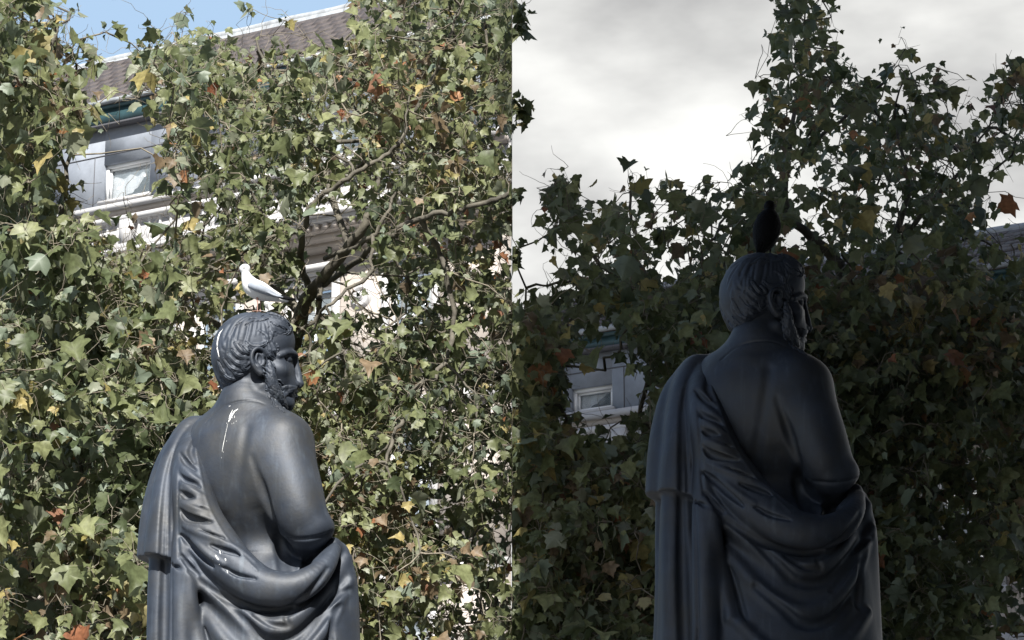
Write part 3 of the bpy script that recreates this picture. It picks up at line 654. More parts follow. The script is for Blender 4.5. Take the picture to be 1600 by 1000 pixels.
def terrace(side, label, win_px, ref, lv, s0, s1, wall_mat):
    """side: -1 left of the party line, +1 right. lv: pixel rows of the levels in photo column ref."""
    zf = lambda py, out_=0.0: fac(ref, py, -out_)[1]
    L = s1 - s0; mid = (s0 + s1) / 2
    root = tag(empty('terraced_building', F0 + fd * mid), label, 'building')
    off = F0 + fd * mid
    def bb(geo, sa, sb, oa, ob, za, zb):       # box in front coordinates
        geo.box(W((sa + sb) / 2, (oa + ob) / 2, (za + zb) / 2), ((sb - sa) / 2, abs(ob - oa) / 2, (zb - za) / 2), FA)
    def one(name, m, sa, sb, oa, ob, za, zb, parent=None):
        g = Geo(); bb(g, sa, sb, oa, ob, za, zb); return g.build(name, m, parent or root, off=off)
    ze = zf(lv['slate_bottom'], .28); zr = fac(ref, lv['ridge'], 2.4)[1]; zfl = fac(ref, lv['flash'], 2.0)[1]
    zt1 = zf(lv['teal_bottom'], .12); zsill = zf(lv['sill'], .3); zb0 = zf(lv['bal_top'], .9); zb1 = zf(lv['bal_bottom'], .9)
    # ---- roof: core and separate slates in courses
    a = np.array([W(s0, .28, ze), W(s1, .28, ze), W(s1, -2.3, zr - .02), W(s0, -2.3, zr - .02), W(s0, -6, zr - 2.5), W(s1, -6, zr - 2.5), W(s0, -6, ze - .3), W(s1, -6, ze - .3), W(s0, .28, ze - .12), W(s1, .28, ze - .12)])
    g = Geo(); g.add(a, np.array([[0, 1, 2, 3], [3, 2, 5, 4], [4, 5, 7, 6], [9, 8, 6, 7], [0, 8, 9, 1]])); roof = g.build('roof', M_slate, root, off=off)
    up = np.array(W(s0, -2.3, zr)) - W(s0, .28, ze); SL = np.linalg.norm(up); up /= SL; nn = np.cross(fd, up); nn = nn if nn[2] > 0 else -nn
    rows_ = 9; cols = int(L / .42); rnd = random.Random(7 + side); sw = L / cols; shh = SL * .93 / rows_
    sV, sF = box_vf((0, 0, 0), (sw * .485, shh * .58, .016), np.array([fd, up, nn])); meS = mesh_np('slate', sV, sF); meS.materials.append(M_slate)
    for r in range(rows_):
        for c in range(cols):
            if r * cols + c >= 300: break
            p = W(s0 + (c + .5 + (.25 if r % 2 else -.25) * (0 < c < cols - 1)) * sw, .28, ze) + up * (shh * (r + .5)) + nn * (.03 + rnd.uniform(-.006, .014))
            o = link('slate', meS, roof); o.location = p - off
            o.rotation_euler = (rnd.uniform(-.012, .012), 0, rnd.uniform(-.01, .01))
    # lead roll on the ridge and flashing
    V, F = tube_vf([W(s0 + t * L, -2.35, zr + .02 + .012 * math.sin(t * 40)) for t in np.linspace(0, 1, 40)], .125, 10)
    link('ridge_roll', mesh_np('ridge_roll', V - off, F, True), root, M_lead)
    g = Geo(); g.add(np.array([W(s0, -2.1, zfl - .02), W(s1, -2.1, zfl - .02), W(s1, -2.3, zr - .03), W(s0, -2.3, zr - .03)]) + nn * .07, np.array([[0, 1, 2, 3]]))
    g.build('lead_flashing', M_lead, root, off=off)
    # gutter, soffit, deep green fascia
    one('gutter', M_lead, s0, s1, .26, .38, ze - .07, ze + .03)
    one('soffit', M_teal, s0, s1, .12, .30, ze - .16, ze - .10)
    one('fascia', M_teal, s0, s1, .04, .20, zt1 + .06, ze - .162)
    one('fascia_bead', M_dark, s0, s1, .03, .26, zt1, zt1 + .06)
    # ---- attic wall with real openings
    wins = []
    for (pa, pb) in win_px:
        sa, za = fac(*pa); sb, zb_ = fac(*pb); wins.append((sa, sb, min(za, zb_), max(za, zb_)))
    w0 = wins[0]; step = 2.9
    k = 1
    allw = [w0]
    while True:
        q = (w0[0] + step * k, w0[1] + step * k, w0[2], w0[3])
        if q[1] > s1 - .3: break
        allw.append(q); k += 1
    k = 1
    while w0[0] - step * k > s0 + .3: allw.insert(0, (w0[0] - step * k, w0[1] - step * k, w0[2], w0[3])); k += 1
    g = Geo(); cur = s0
    zt = ze - .2; zb_ = zsill
    for (sa, sb, za, zb2) in allw:
        bb(g, cur, sa, -.35, 0, zb_, zt); bb(g, sa, sb, -.35, 0, zb2, zt); bb(g, sa, sb, -.35, 0, zb_, za); cur = sb
    bb(g, cur, s1, -.35, 0, zb_, zt); g.build('attic_wall', M_attic, root, off=off)
    zj = zf(lv['joint'])
    pan = Geo()
    one('panel_joint', M_dark, s0, s1, .0, .012, zj - .012, zj + .012)
    for (sa, sb, za, zb2) in allw:
        for ss in (sa - .28, sb + .28):
            one('panel_joint', M_dark, ss - .008, ss + .008, .0, .012, zb_, zj - .012)
        wd = empty('window', (0, 0, 0)); wd.parent = root; w = sb - sa; hgt = zb2 - za
        fr = Geo(); t = .075
        for (a1, a2, b1, b2) in ((sa, sb, za, za + t), (sa, sb, zb2 - t, zb2), (sa, sa + t, za + t, zb2 - t), (sb - t, sb, za + t, zb2 - t)): bb(fr, a1, a2, -.2, -.1, b1, b2)
        fr.build('frame', M_frame, wd, off=off)
        sh = Geo(); t2 = .045
        for (a1, a2, b1, b2) in ((sa + t, sb - t, za + t, za + t + t2), (sa + t, sb - t, zb2 - t - t2, zb2 - t), (sa + t, sa + t + t2, za + t + t2, zb2 - t - t2), (sb - t - t2, sb - t, za + t + t2, zb2 - t - t2)): bb(sh, a1, a2, -.24, -.17, b1, b2)
        sh.build('sash', M_frame, wd, off=off)
        one('pane', M_glass, sa + t, sb - t, -.222, -.214, za + t, zb2 - t, wd)
        # a curtain drawn to one side
        cv = []; cf = []; m_ = 14
        for i in range(m_ + 1):
            u = i / m_; dz = .03 * math.sin(u * 16)
            cv += [W(sa + t + (w - 2 * t) * u * .95, -.28 + dz, zb2 - t), W(sa + t + (w - 2 * t) * u * (.95 - .35 * u), -.28 + dz, za + t + .25 * u)]
        for i in range(m_): cf.append([2 * i, 2 * i + 1, 2 * i + 3, 2 * i + 2])
        link('curtain', mesh_np('curtain', np.array(cv) - off, np.array(cf), True), wd, M_curtain)
        one('sill', M_white, sa - .08, sb + .08, 0, .12, za - .08, za - .005, wd)
    one('interior', M_room, s0 + .05, s1 - .05, -5.8, -.9, zb_ - .3, zt - .5)
    # ---- cornice, balustrade
    one('attic_cornice', M_white, s0, s1, -.3, .34, zsill - .14, zsill); one('attic_cornice', M_cream, s0, s1, -.3, .22, zsill - .26, zsill - .14)
    one('parapet_wall', M_white, s0, s1, -.35, -.05, zb1 - .1, zsill - .26)
    h = zb0 - zb1
    one('handrail', M_white, s0, s1, .66, .96, zb0 - .12, zb0); one('balustrade_base', M_white, s0, s1, .62, 1.0, zb1, zb1 + .14)
    one('balcony_floor', M_white, s0, s1, -.05, .62, zb1 - .1, zb1)
    prof = [(.0, .055), (.06, .05), (.1, .035), (.18, .06), (.32, .085), (.5, .07), (.68, .04), (.8, .034), (.9, .05), (1., .055)]
    hb = h - .26; nB = 12; bv = []; bf = []
    for t_, r_ in prof:
        for j in range(nB): bv.append((r_ * math.cos(j * 2 * math.pi / nB), r_ * math.sin(j * 2 * math.pi / nB), t_ * hb))
    for i in range(len(prof) - 1):
        for j in range(nB): bf.append([i * nB + j, i * nB + (j + 1) % nB, (i + 1) * nB + (j + 1) % nB, (i + 1) * nB + j])
    meB = mesh_np('baluster', np.array(bv), np.array(bf), True); meB.materials.append(M_white)
    sp = .30; i = 0; s_ = s0 + .3
    while s_ < s1 - .2:
        if i % 9 == 0: one('pier', M_white, s_ - .16, s_ + .16, .64, .98, zb1 + .14, zb0 - .12)
        else: o = link('baluster', meB, root); o.location = W(s_, .81, zb1 + .14) - off
        s_ += sp; i += 1
    # ---- main cornice and the storeys below
    z = zb1
    for name, o_, hh in (('cornice', 1.06, .10), ('cornice', .92, .10), ('dentil_bed', .74, .16), ('cornice', .55, .12), ('cornice', .3, .14)):
        one(name, M_cream if hh != .10 else M_white, s0, s1, -.35, o_, z - hh, z); z -= hh
    for i in range(int(L / .24)):
        one('dentil', M_cream, s0 + .06 + i * .24, s0 + .18 + i * .24, .74, .86, z + .27, z + .39) if i < 60 else None
    ztop = z; fl = 3.9; n_fl = max(1, int(ztop // fl)); g = Geo(); pitch = 2.6
    nwin = int((L - .6) / pitch); x0 = s0 + (L - nwin * pitch) / 2
    for f in range(n_fl):
        zt_ = ztop - f * fl; zb_2 = max(0, zt_ - fl) if f < n_fl - 1 else 0; wz1 = zt_ - .75; wz0 = wz1 - 2.1; cur = s0
        for j in range(nwin):
            sa = x0 + j * pitch + .75; sb = sa + 1.1
            bb(g, cur, sa, -.35, 0, zb_2, zt_); bb(g, sa, sb, -.35, 0, wz1, zt_); bb(g, sa, sb, -.35, 0, zb_2, wz0); cur = sb
            if f > 2: continue
            wd = empty('window', (0, 0, 0)); wd.parent = root; fr = Geo()
            for (a1, a2, b1, b2) in ((sa, sb, wz0, wz0 + .08), (sa, sb, wz1 - .08, wz1), (sa, sa + .08, wz0 + .08, wz1 - .08), (sb - .08, sb, wz0 + .08, wz1 - .08),
                                     (sa + .08, sb - .08, (wz0 + wz1) / 2 - .035, (wz0 + wz1) / 2 + .035), ((sa + sb) / 2 - .02, (sa + sb) / 2 + .02, wz0 + .08, (wz0 + wz1) / 2 - .035), ((sa + sb) / 2 - .02, (sa + sb) / 2 + .02, (wz0 + wz1) / 2 + .035, wz1 - .08)): bb(fr, a1, a2, -.22, -.14, b1, b2)
            fr.build('frame', M_frame, wd, off=off); one('pane', M_glass, sa + .08, sb - .08, -.20, -.19, wz0 + .08, wz1 - .08, wd)
            one('curtain', M_curtain, sa + .08, sb - .08, -.34, -.33, wz0 + 1.1, wz1 - .08, wd)
            # moulded surround, hood and sill
            su = Geo()
            bb(su, sa - .2, sa - .002, 0, .08, wz0, wz1); bb(su, sb + .002, sb + .2, 0, .08, wz0, wz1); bb(su, sa - .2, sb + .2, 0, .08, wz1 + .002, wz1 + .2)
            su.build('surround', M_white, wd, off=off)
            hd = Geo(); bb(hd, sa - .32, sb + .32, 0, .3, wz1 + .3, wz1 + .42); bb(hd, sa - .24, sb + .24, 0, .18, wz1 + .202, wz1 + .3); hd.build('hood', M_white, wd, off=off)
            one('sill', M_white, sa - .28, sb + .28, 0, .22, wz0 - .14, wz0 - .004, wd)
            if f < 2:
                # round plaster boss between the windows
                cs = sb + .2 + (pitch - 1.5) / 2
                if cs < s1 - .4:
                    V = []; F_ = []; n_ = 20; rr = [(.0, .10), (.07, .09), (.09, .04), (.16, .04), (.19, .09), (.24, .09), (.27, .02), (.29, .0)]
                    for r_, o_ in rr:
                        for j_ in range(n_): V.append(W(cs + r_ * math.cos(j_ * 2 * math.pi / n_), o_ + .004, wz1 - .45 + r_ * math.sin(j_ * 2 * math.pi / n_)))
                    for i_ in range(len(rr) - 1):
                        for j_ in range(n_): F_.append([i_ * n_ + j_, i_ * n_ + (j_ + 1) % n_, (i_ + 1) * n_ + (j_ + 1) % n_, (i_ + 1) * n_ + j_])
                    link('roundel', mesh_np('roundel', np.array(V) - off, np.array(F_), True), root, M_white)
        bb(g, cur, s1, -.35, 0, zb_2, zt_)
        if f: one('string_course', M_white, s0, s1, .001, .16, zt_ - .12, zt_ + .12)
    g.build('wall', wall_mat, root, off=off)
    one('party_wall', wall_mat, s0 + .001, s0 + .3, -6, -.352, 0, ze - .3); one('party_wall', wall_mat, s1 - .3, s1 - .001, -6, -.352, 0, ze - .3)
    # the end of the row stops square with the party line x = 0: slide what crosses it back along the front
    for o in list(bpy.data.objects):
        if o.parent is root or (o.parent and o.parent.parent is root):
            if o.type != 'MESH': continue
            if o.data.users > 1 or o.name.startswith(('slate', 'baluster')):
                if o.location.x + off[0] > -.5 if side < 0 else o.location.x + off[0] < .2: bpy.data.objects.remove(o)
                continue
            n_ = len(o.data.vertices); A = np.zeros(n_ * 3, np.float32); o.data.vertices.foreach_get('co', A); A = A.reshape(-1, 3); x = A[:, 0] + off[0]
            ov = np.maximum(0, x + .02) if side < 0 else np.minimum(0, x - .02)
            if np.any(ov != 0): A -= (ov / fd[0])[:, None] * fd[None].astype(np.float32); o.data.vertices.foreach_set('co', A.ravel()); o.data.update()
    return root
terrace(-1, 'pale terraced building with slate roof and blue grey attic behind the sunlit trees', [((163, 258), (233, 302))], 200,
        dict(ridge=93, flash=106, slate_bottom=152, teal_bottom=193, joint=236, sill=314, bal_top=336, bal_bottom=390), -15.5, -.02, M_cream)
terrace(1, 'shaded terraced building with slate roof and dark attic behind the dark trees', [((893, 608), (957, 637))], 925,
        dict(ridge=471, flash=481, slate_bottom=516, teal_bottom=551, joint=580, sill=645, bal_top=668, bal_bottom=716), .02, 12.5, M_cream)

# block, slab and side wall added out of view to shade the right half
M_block = mat('blocker_brown', (.12, .085, .07), .85, nscale=3, namt=.2)
g = Geo(); g.box((21.03, -14, 52), (21, 10, 52)); g2 = Geo(); g2.box((6.73, 4.1, 8.0), (6.7, 8, .25)); g.add(np.array([(x_, y_, z_) for x_ in (.03, .18) for (y_, z_) in ((-4, .05), (-1.2, .05), (-.6, 1.9), (13, 7.95), (13, 40), (-4, 40))]),
      np.array([[0, 1, 2, 3, 4, 5], [11, 10, 9, 8, 7, 6]])); g.add(np.array([(x_, y_, z_) for x_ in (.03, .18) for (y_, z_) in ((-1.2, .05), (-.6, 1.9), (13, 7.95), (13, 40), (-4, 40))]), np.array([[0, 5, 6, 1], [1, 6, 7, 2], [2, 7, 8, 3], [3, 8, 9, 4]]))
r = empty('shade_blocker', (21, -14, 0)); g.build('wall', M_block, r, off=(21, -14, 0)); g2.build('blocker_slab', M_block, r, off=(21, -14, 0))  # box and side screen share one mesh, unseen, put in to cast shade
tag(r, 'unseen brown block added behind the viewpoint to shade the right half', 'building')
# ================================================================ plane trees
DENS = """9610110011278899 1000000078200000
9731666566788899 1000000189465415
9953467777788888 1000000399876838
9971278789788998 1000000399988879
9831276788678998 0000000399998899
9831167787588989 1828545777777763
9853246786479887 2979678788898982
9985457785367767 3888778977778873
9999877665347676 3577677777777777
9999866654566768 6777899999999999
9989866667668776 8745789999999999
9999988889898979 8623679999999999
9999988999989677 9512689999999988
9999999999998879 9744789999998878
9999999999989777 9999999999998668
9999999999998978 9999999999988558
9999999999989776 9999999999988667
9999999999998868 9999999999988876
9999999999988566 9999999999998885
9999999999998767 9999999999988765""".split('\n')
DM = np.array([[int(c) for c in r.replace(' ', '')] for r in DENS], float) / 9.0
def dens(px, py, side):
    lo, hi = (0, 15) if side < 0 else (16, 31)
    x = np.clip((px - 25) / 50.0, lo, hi - .001); y = np.clip((py - 25) / 50.0, 0, 18.999)
    i = np.floor(x).astype(int); j = np.floor(y).astype(int); u = x - i; v = y - j; i2 = np.minimum(i + 1, hi)
    return (DM[j, i] * (1 - u) + DM[j, i2] * u) * (1 - v) + (DM[j + 1, i] * (1 - u) + DM[j + 1, i2] * u) * v

def leaf_shape(kind):
    rn = random.Random(kind * 7 + 1)
    half = [(.05, -.03), (.20, -.07), (.30, .00), (.47, .05), (.42, .15), (.50, .26), (.66, .44), (.45, .46), (.35, .50), (.31, .60), (.28, .68), (.12, .80), (.0, 1.06)]
    if kind % 3 == 1: half = [(.04, -.02), (.22, -.02), (.44, .08), (.42, .20), (.50, .34), (.60, .56), (.42, .54), (.32, .57), (.27, .69), (.14, .78), (.0, 1.0)]
    if kind % 3 == 2: half = [(.06, -.04), (.26, -.10), (.44, -.02), (.43, .12), (.58, .24), (.70, .36), (.52, .45), (.37, .49), (.36, .60), (.22, .66), (.13, .84), (.0, 1.1)]
    R = [(x * rn.uniform(.9, 1.1), y * rn.uniform(.94, 1.06)) for x, y in half]; Lh = [(-x * rn.uniform(.88, 1.12), y * rn.uniform(.94, 1.06)) for x, y in half[:-1]]
    o = R + Lh[::-1]; pts = np.array([(0, .34)] + o); fold = rn.uniform(.15, .85); cup = rn.uniform(-.25, .65); tw = rn.uniform(-.35, .35)
    z = fold * np.abs(pts[:, 0]) - cup * (pts[:, 1] - .3) ** 2 - .25 * np.abs(pts[:, 0]) ** 2 * 2 * rn.uniform(0, 1) + tw * pts[:, 0] * pts[:, 1]
    z[1:] += np.array([rn.uniform(-.035, .035) for _ in o])
    V = np.stack([pts[:, 0], pts[:, 1], z], 1); n = len(o)
    F = np.array([[0, 1 + i, 1 + (i + 1) % n] for i in range(n)])
    return V, F
NK = 14
LEAF = [leaf_shape(k) for k in range(NK)]
def leaf_mat(name, c0, c1, under, tr=.4):
    m = bpy.data.materials.new(name); m.use_nodes = True; t = m.node_tree; b = t.nodes['Principled BSDF']; o = t.nodes['Material Output']
    at_ = N(t, 'ShaderNodeAttribute', attribute_name='rnd'); oi = N(t, 'ShaderNodeObjectInfo')
    ad = N(t, 'ShaderNodeMath', operation='ADD'); fr = N(t, 'ShaderNodeMath', operation='FRACT')
    t.links.new(at_.outputs['Fac'], ad.inputs[0]); t.links.new(oi.outputs['Random'], ad.inputs[1]); t.links.new(ad.outputs[0], fr.inputs[0])
    r = N(t, 'ShaderNodeValToRGB'); r.color_ramp.elements[0].color = (*c0, 1); r.color_ramp.elements[1].color = (*c1, 1); t.links.new(fr.outputs[0], r.inputs[0])
    tcn = N(t, 'ShaderNodeTexCoord'); nz_ = N(t, 'ShaderNodeTexNoise'); nz_.inputs['Scale'].default_value = 38; nz_.inputs['Detail'].default_value = 4
    geo = N(t, 'ShaderNodeNewGeometry'); t.links.new(geo.outputs['Position'], nz_.inputs['Vector'])
    mm = N(t, 'ShaderNodeMixRGB', blend_type='MULTIPLY'); mm.inputs[0].default_value = 1
    r2 = N(t, 'ShaderNodeValToRGB'); r2.color_ramp.elements[0].position = .3; r2.color_ramp.elements[0].color = (.62, .60, .55, 1); r2.color_ramp.elements[1].position = .7; r2.color_ramp.elements[1].color = (1.2, 1.18, 1.15, 1)
    t.links.new(nz_.outputs['Fac'], r2.inputs[0]); t.links.new(r.outputs[0], mm.inputs[1]); t.links.new(r2.outputs[0], mm.inputs[2])
    bf = N(t, 'ShaderNodeMixRGB'); bf.inputs[2].default_value = (*under, 1); t.links.new(geo.outputs['Backfacing'], bf.inputs[0]); t.links.new(mm.outputs[0], bf.inputs[1])
    t.links.new(bf.outputs[0], b.inputs['Base Color']); b.inputs['Roughness'].default_value = .48; b.inputs['Specular IOR Level'].default_value = .45
    tl = N(t, 'ShaderNodeBsdfTranslucent'); t.links.new(mm.outputs[0], tl.inputs['Color']); ms = N(t, 'ShaderNodeMixShader'); ms.inputs[0].default_value = tr
    t.links.new(b.outputs[0], ms.inputs[1]); t.links.new(tl.outputs[0], ms.inputs[2]); t.links.new(ms.outputs[0], o.inputs[0])
    return m
LM = [leaf_mat('leaf_deep_green', (.088, .118, .058), (.180, .208, .100), (.20, .245, .18)),
      leaf_mat('leaf_olive', (.160, .188, .088), (.27, .295, .150), (.26, .28, .20)),
      leaf_mat('leaf_yellow', (.30, .27, .10), (.46, .38, .17), (.34, .30, .15)),
      leaf_mat('leaf_rust', (.28, .11, .06), (.44, .24, .12), (.32, .17, .11)),
      leaf_mat('leaf_dry_brown', (.17, .13, .08), (.28, .21, .14), (.22, .17, .12))]
M_twig = mat('twig_bark', (.20, .175, .135), .85, nscale=30, namt=.4)
M_bark = mat('branch_bark', (.105, .095, .075), .85, nscale=14, namt=.5, bump=.4, bscale=60)
M_ball = mat('seed_ball', (.11, .085, .05), .9, nscale=90, namt=.3, bump=.6, bscale=200)

def rot_from(tip, nrm):
    """rotation rows: leaf x, y (tip), z (upper face)"""
    tip = tip / np.linalg.norm(tip, axis=-1, keepdims=True); x = np.cross(tip, nrm); x /= np.linalg.norm(x, axis=-1, keepdims=True) + 1e-9
    z = np.cross(x, tip); return x, tip, z

def plane_tree(label, side, base, limbs, xr, ydep, n_cl, seed, mixw, size, balls=0, yfun=None, sprigs=None):
    """base: foot of the trunk. limbs: lists of (px, py, distance, radius px). xr: photo columns the crown covers."""
    rg = np.random.default_rng(seed); root = tag(empty('plane_tree', base), label, 'tree', 'autumn plane trees'); base = np.array(base)
    nodes = []; parent = []; nrad = []
    for li, limb in enumerate(limbs):
        s = spline([(q[0], q[1], q[2], q[3]) for q in limb], 6); pts = np.array([at(q[0], q[1], q[2]) for q in s])
        pts[1:-1] += rg.normal(0, .006, (len(pts) - 2, 3)); rad = s[:, 3] / 290.0
        if side < 0: pts[:, 0] = np.minimum(pts[:, 0], -.02)
        else: pts[:, 0] = np.maximum(pts[:, 0], .02)
        V, F = tube_vf(pts, rad, 10)
        link('branch', mesh_np('branch', V - base, F, True), root, M_bark)
        for q, r_ in zip(pts, rad): nodes.append(q); parent.append(-1); nrad.append(r_)
    # trunk from the ground to the first limb
    p0 = at(*limbs[0][0][:3]); tr = [base, base + (p0 - base) * np.array([.2, .2, .3]), base + (p0 - base) * np.array([.7, .7, .7]), p0]
    V, F = tube_vf(spline(tr, 5), np.linspace(.30, limbs[0][0][3] / 290.0, 16), 14); link('trunk', mesh_np('trunk', V - base, F, True), root, M_bark)
    # twig ends spread through the crown, joined one by one to the nearest wood
    cand = int(n_cl * 4); px = rg.uniform(xr[0], xr[1], cand); py = rg.uniform(-70, 1090, cand)
    yq = rg.uniform(ydep[0], ydep[1], cand); xw = (px - 800) / 290; zw = -py / 290
    clump = np.sin(xw * 7.3 + yq * 2.1 + seed) * np.sin(zw * 8.1 - yq * 1.7 + seed * .7) + .7 * np.sin(xw * 15 - zw * 11 + yq * 4 + seed)
    D = dens(px, py, side) * np.clip(1 + .28 * clump, .35, 1.2); ok = rg.random(cand) < D ** np.where((py < 420) & (side > 0), 1.7, 3.0) * np.where((py < 430) & (side > 0), .20, 1.0); px, py, D, yq = px[ok][:n_cl], py[ok][:n_cl], D[ok][:n_cl], yq[ok][:n_cl]
    yy = yq
    C = np.array([at(a, b, c) for a, b, c in zip(px, py, yy)])
    free = np.zeros(len(C), bool)
    if sprigs:
        C = np.vstack([C, [at(a, b, 15.2) for a, b in sprigs]]); free = np.concatenate([free, np.ones(len(sprigs), bool)])
    nodesA = np.array(nodes); order = np.argsort(np.min(np.linalg.norm(C[:, None] - nodesA[None, ::4], axis=2), axis=1))
    allp = np.zeros((len(nodes) + len(C), 3)); allp[:len(nodes)] = nodesA; n0 = len(nodes); n = n0
    plen = np.zeros(len(allp)); par = np.full(len(allp), -1)
    for i in order:
        d = np.linalg.norm(allp[:n] - C[i], axis=1) + .25 * plen[:n]; j = int(np.argmin(d)); allp[n] = C[i]; par[n] = j; plen[n] = plen[j] + np.linalg.norm(allp[j] - C[i]); n += 1
    cnt = np.zeros(len(allp)); cnt[n0:] = 1
    for i in range(len(allp) - 1, n0 - 1, -1):
        if par[i] >= 0: cnt[par[i]] += cnt[i]
    tw = Geo(); mid = []
    def clampx(A): 
        if side < 0: A[..., 0] = np.minimum(A[..., 0], -.0008)
        else: A[..., 0] = np.maximum(A[..., 0], .0008)
        return A
    Vt = []; Ft = []; nt_ = 0; Vb = []; Fb = []; nb = 0
    for i in range(n0, len(allp)):
        a, b = allp[par[i]], allp[i]; L = np.linalg.norm(b - a)
        if L > (.95 if side < 0 else .42): continue
        m1 = a + (b - a) * .35 + rg.normal(0, .07 * L, 3) + np.array([0, 0, .05 * L]); m2 = a + (b - a) * .7 + rg.normal(0, .07 * L, 3)
        r0 = .0021 * cnt[i] ** .42; r1 = max(.0015, r0 * .75)
        pts = clampx(np.array([a, m1, m2, b])); V, F = tube_vf(pts, [r0 * 1.1, r0, (r0 + r1) / 2, r1], 4 if cnt[i] < 12 else 6)
        if cnt[i] < 12: Vt.append(V); Ft.append(F + nt_); nt_ += len(V)
        else: Vb.append(V); Fb.append(F + nb); nb += len(V)
    # leaves: several on every twig end
    k = rg.integers(5, 10, len(C)); k[free] = 9 if side > 0 else 5; P0 = np.repeat(C, k, 0); nL = len(P0); fr = np.repeat(free, k)
    Dv = rg.normal(0, 1, (nL, 3)); Dv[:, 2] -= .3; Dv /= np.linalg.norm(Dv, axis=1)[:, None]
    pet = rg.uniform(.02, .15, nL) * np.where(fr, .45, 1); Pos = P0 + Dv * pet[:, None]
    sz = size * rg.lognormal(0, .42, nL); sz = np.clip(sz, .03, .135)
    tip = Dv * .6 + np.array([0, 0, -.75]) + rg.normal(0, .35, (nL, 3)); nrm = rg.normal(0, .85, (nL, 3)) + np.array([0, -.55, .65])
    qx, qy = to_px(Pos); Dl = dens(qx, qy, side); keep = rg.random(nL) < np.clip(Dl * 1.3, 0, 1) ** 2
    keep |= fr
    keep &= (qx > -60) & (qx < 1660) & (qy > -90) & (qy < 1100)
    keep &= (Pos[:, 0] < .03) if side < 0 else (Pos[:, 0] > -.03)
    P0, Pos, sz, tip, nrm = P0[keep], Pos[keep], sz[keep], tip[keep], nrm[keep]; nL = len(Pos); qx, qy = qx[keep], qy[keep]
    X, Y, Z = rot_from(tip, nrm); kind = rg.integers(0, NK, nL)
    # colour runs in patches through the crown, as turning leaves do
    patch = np.sin(Pos[:, 0] * 3.1 + Pos[:, 2] * 2.3 + seed) + np.sin(Pos[:, 2] * 5.7 - Pos[:, 1] * 3.3) * .6 + rg.normal(0, .9, nL)
    w = np.cumsum(mixw) / np.sum(mixw); rank = np.argsort(np.argsort(patch)) / max(1, nL); mi = np.searchsorted(w, rank * .999)
    mi = np.where(rg.random(nL) < .25, np.searchsorted(w, rg.random(nL) * .999), mi)
    rv = rg.random(nL)
    # petioles
    pts = rg.random(nL) < .55
    for i in np.nonzero(pts)[0]:
        m1 = (P0[i] + Pos[i]) / 2 + rg.normal(0, .015, 3); V, F = tube_vf(clampx(np.array([P0[i], m1, Pos[i]])), [.0014, .0011, .0010], 3); Vt.append(V); Ft.append(F + nt_); nt_ += len(V)
    # bare crooked twiglets sticking out
    for i in rg.choice(len(C), int(len(C) * (1.5 if side < 0 else .5)), replace=True):
        d = rg.normal(0, 1, 3); d /= np.linalg.norm(d); q = [C[i]]
        for s_ in range(rg.integers(4, 9)): d = d + rg.normal(0, .45 if side < 0 else .25, 3); d /= np.linalg.norm(d); q.append(q[-1] + d * rg.uniform(.02, .055))
        V, F = tube_vf(clampx(np.array(q)), np.linspace(.0021, .0010, len(q)), 3); Vt.append(V); Ft.append(F + nt_); nt_ += len(V)
    if Vt: o = link('twigs', mesh_np('twigs', np.concatenate(Vt) - base, np.concatenate(Ft) if all(f.shape[1] == 4 for f in Ft) else Ft), root, M_twig); o['kind'] = 'stuff'
    if Vb: o = link('boughs', mesh_np('boughs', np.concatenate(Vb) - base, np.concatenate(Fb), True), root, M_bark); o['kind'] = 'stuff'
    # the 300 leaves that show largest are objects; the rest are one mass
    inside = (qx > 8) & (qx < 1592) & (qy > 8) & (qy < 992) & (np.abs(Pos[:, 0]) > .12)
    score = sz * np.abs((Z * np.array([0, -1, -.3])).sum(1)) / Pos[:, 1] * np.where(Pos[:, 1] < np.quantile(Pos[:, 1], .3), 1.6, 1.0) * inside
    big = np.argsort(-score)[:300]; isb = np.zeros(nL, bool); isb[big] = True
    for i in big:
        me = LEAF_ME[(int(kind[i]), int(mi[i]))]; o = bpy.data.objects.new('leaf', me); col.objects.link(o); o.parent = root
        M = Matrix(((X[i][0], Y[i][0], Z[i][0]), (X[i][1], Y[i][1], Z[i][1]), (X[i][2], Y[i][2], Z[i][2]))); o.matrix_local = Matrix.Translation(Vector(Pos[i] - base)) @ M.to_4x4() @ Matrix.Scale(float(sz[i]), 4)
    Vl = []; Fl = []; Ml = []; Rl = []; n_ = 0
    for kk in range(NK):
        ii = np.nonzero((kind == kk) & ~isb)[0]
        if len(ii) == 0: continue
        v, f = LEAF[kk]; A = Pos[ii][:, None] + sz[ii][:, None, None] * (v[None, :, 0:1] * X[ii][:, None] + v[None, :, 1:2] * Y[ii][:, None] + v[None, :, 2:3] * Z[ii][:, None])
        clampx(A); m_ = len(v)
        Vl.append(A.reshape(-1, 3)); Fl.append((f[None] + (np.arange(len(ii)) * m_)[:, None, None] + n_).reshape(-1, 3)); n_ += len(ii) * m_
        Ml.append(np.repeat(mi[ii], len(f))); Rl.append(np.repeat(rv[ii], m_))
    Vl = np.concatenate(Vl)
    me = bpy.data.meshes.new('foliage'); F = np.concatenate(Fl).astype(np.int32)
    me.vertices.add(len(Vl)); me.vertices.foreach_set('co', (Vl - base).astype(np.float32).ravel()); me.loops.add(F.size); me.loops.foreach_set('vertex_index', F.ravel())
    me.polygons.add(len(F)); me.polygons.foreach_set('loop_start', (np.arange(len(F)) * 3).astype(np.int32)); me.polygons.foreach_set('loop_total', np.full(len(F), 3, np.int32))
    for m_ in LM: me.materials.append(m_)
    me.polygons.foreach_set('material_index', np.concatenate(Ml).astype(np.int32)); me.update(calc_edges=True)
    at_ = me.attributes.new('rnd', 'FLOAT', 'POINT'); at_.data.foreach_set('value', np.concatenate(Rl).astype(np.float32))
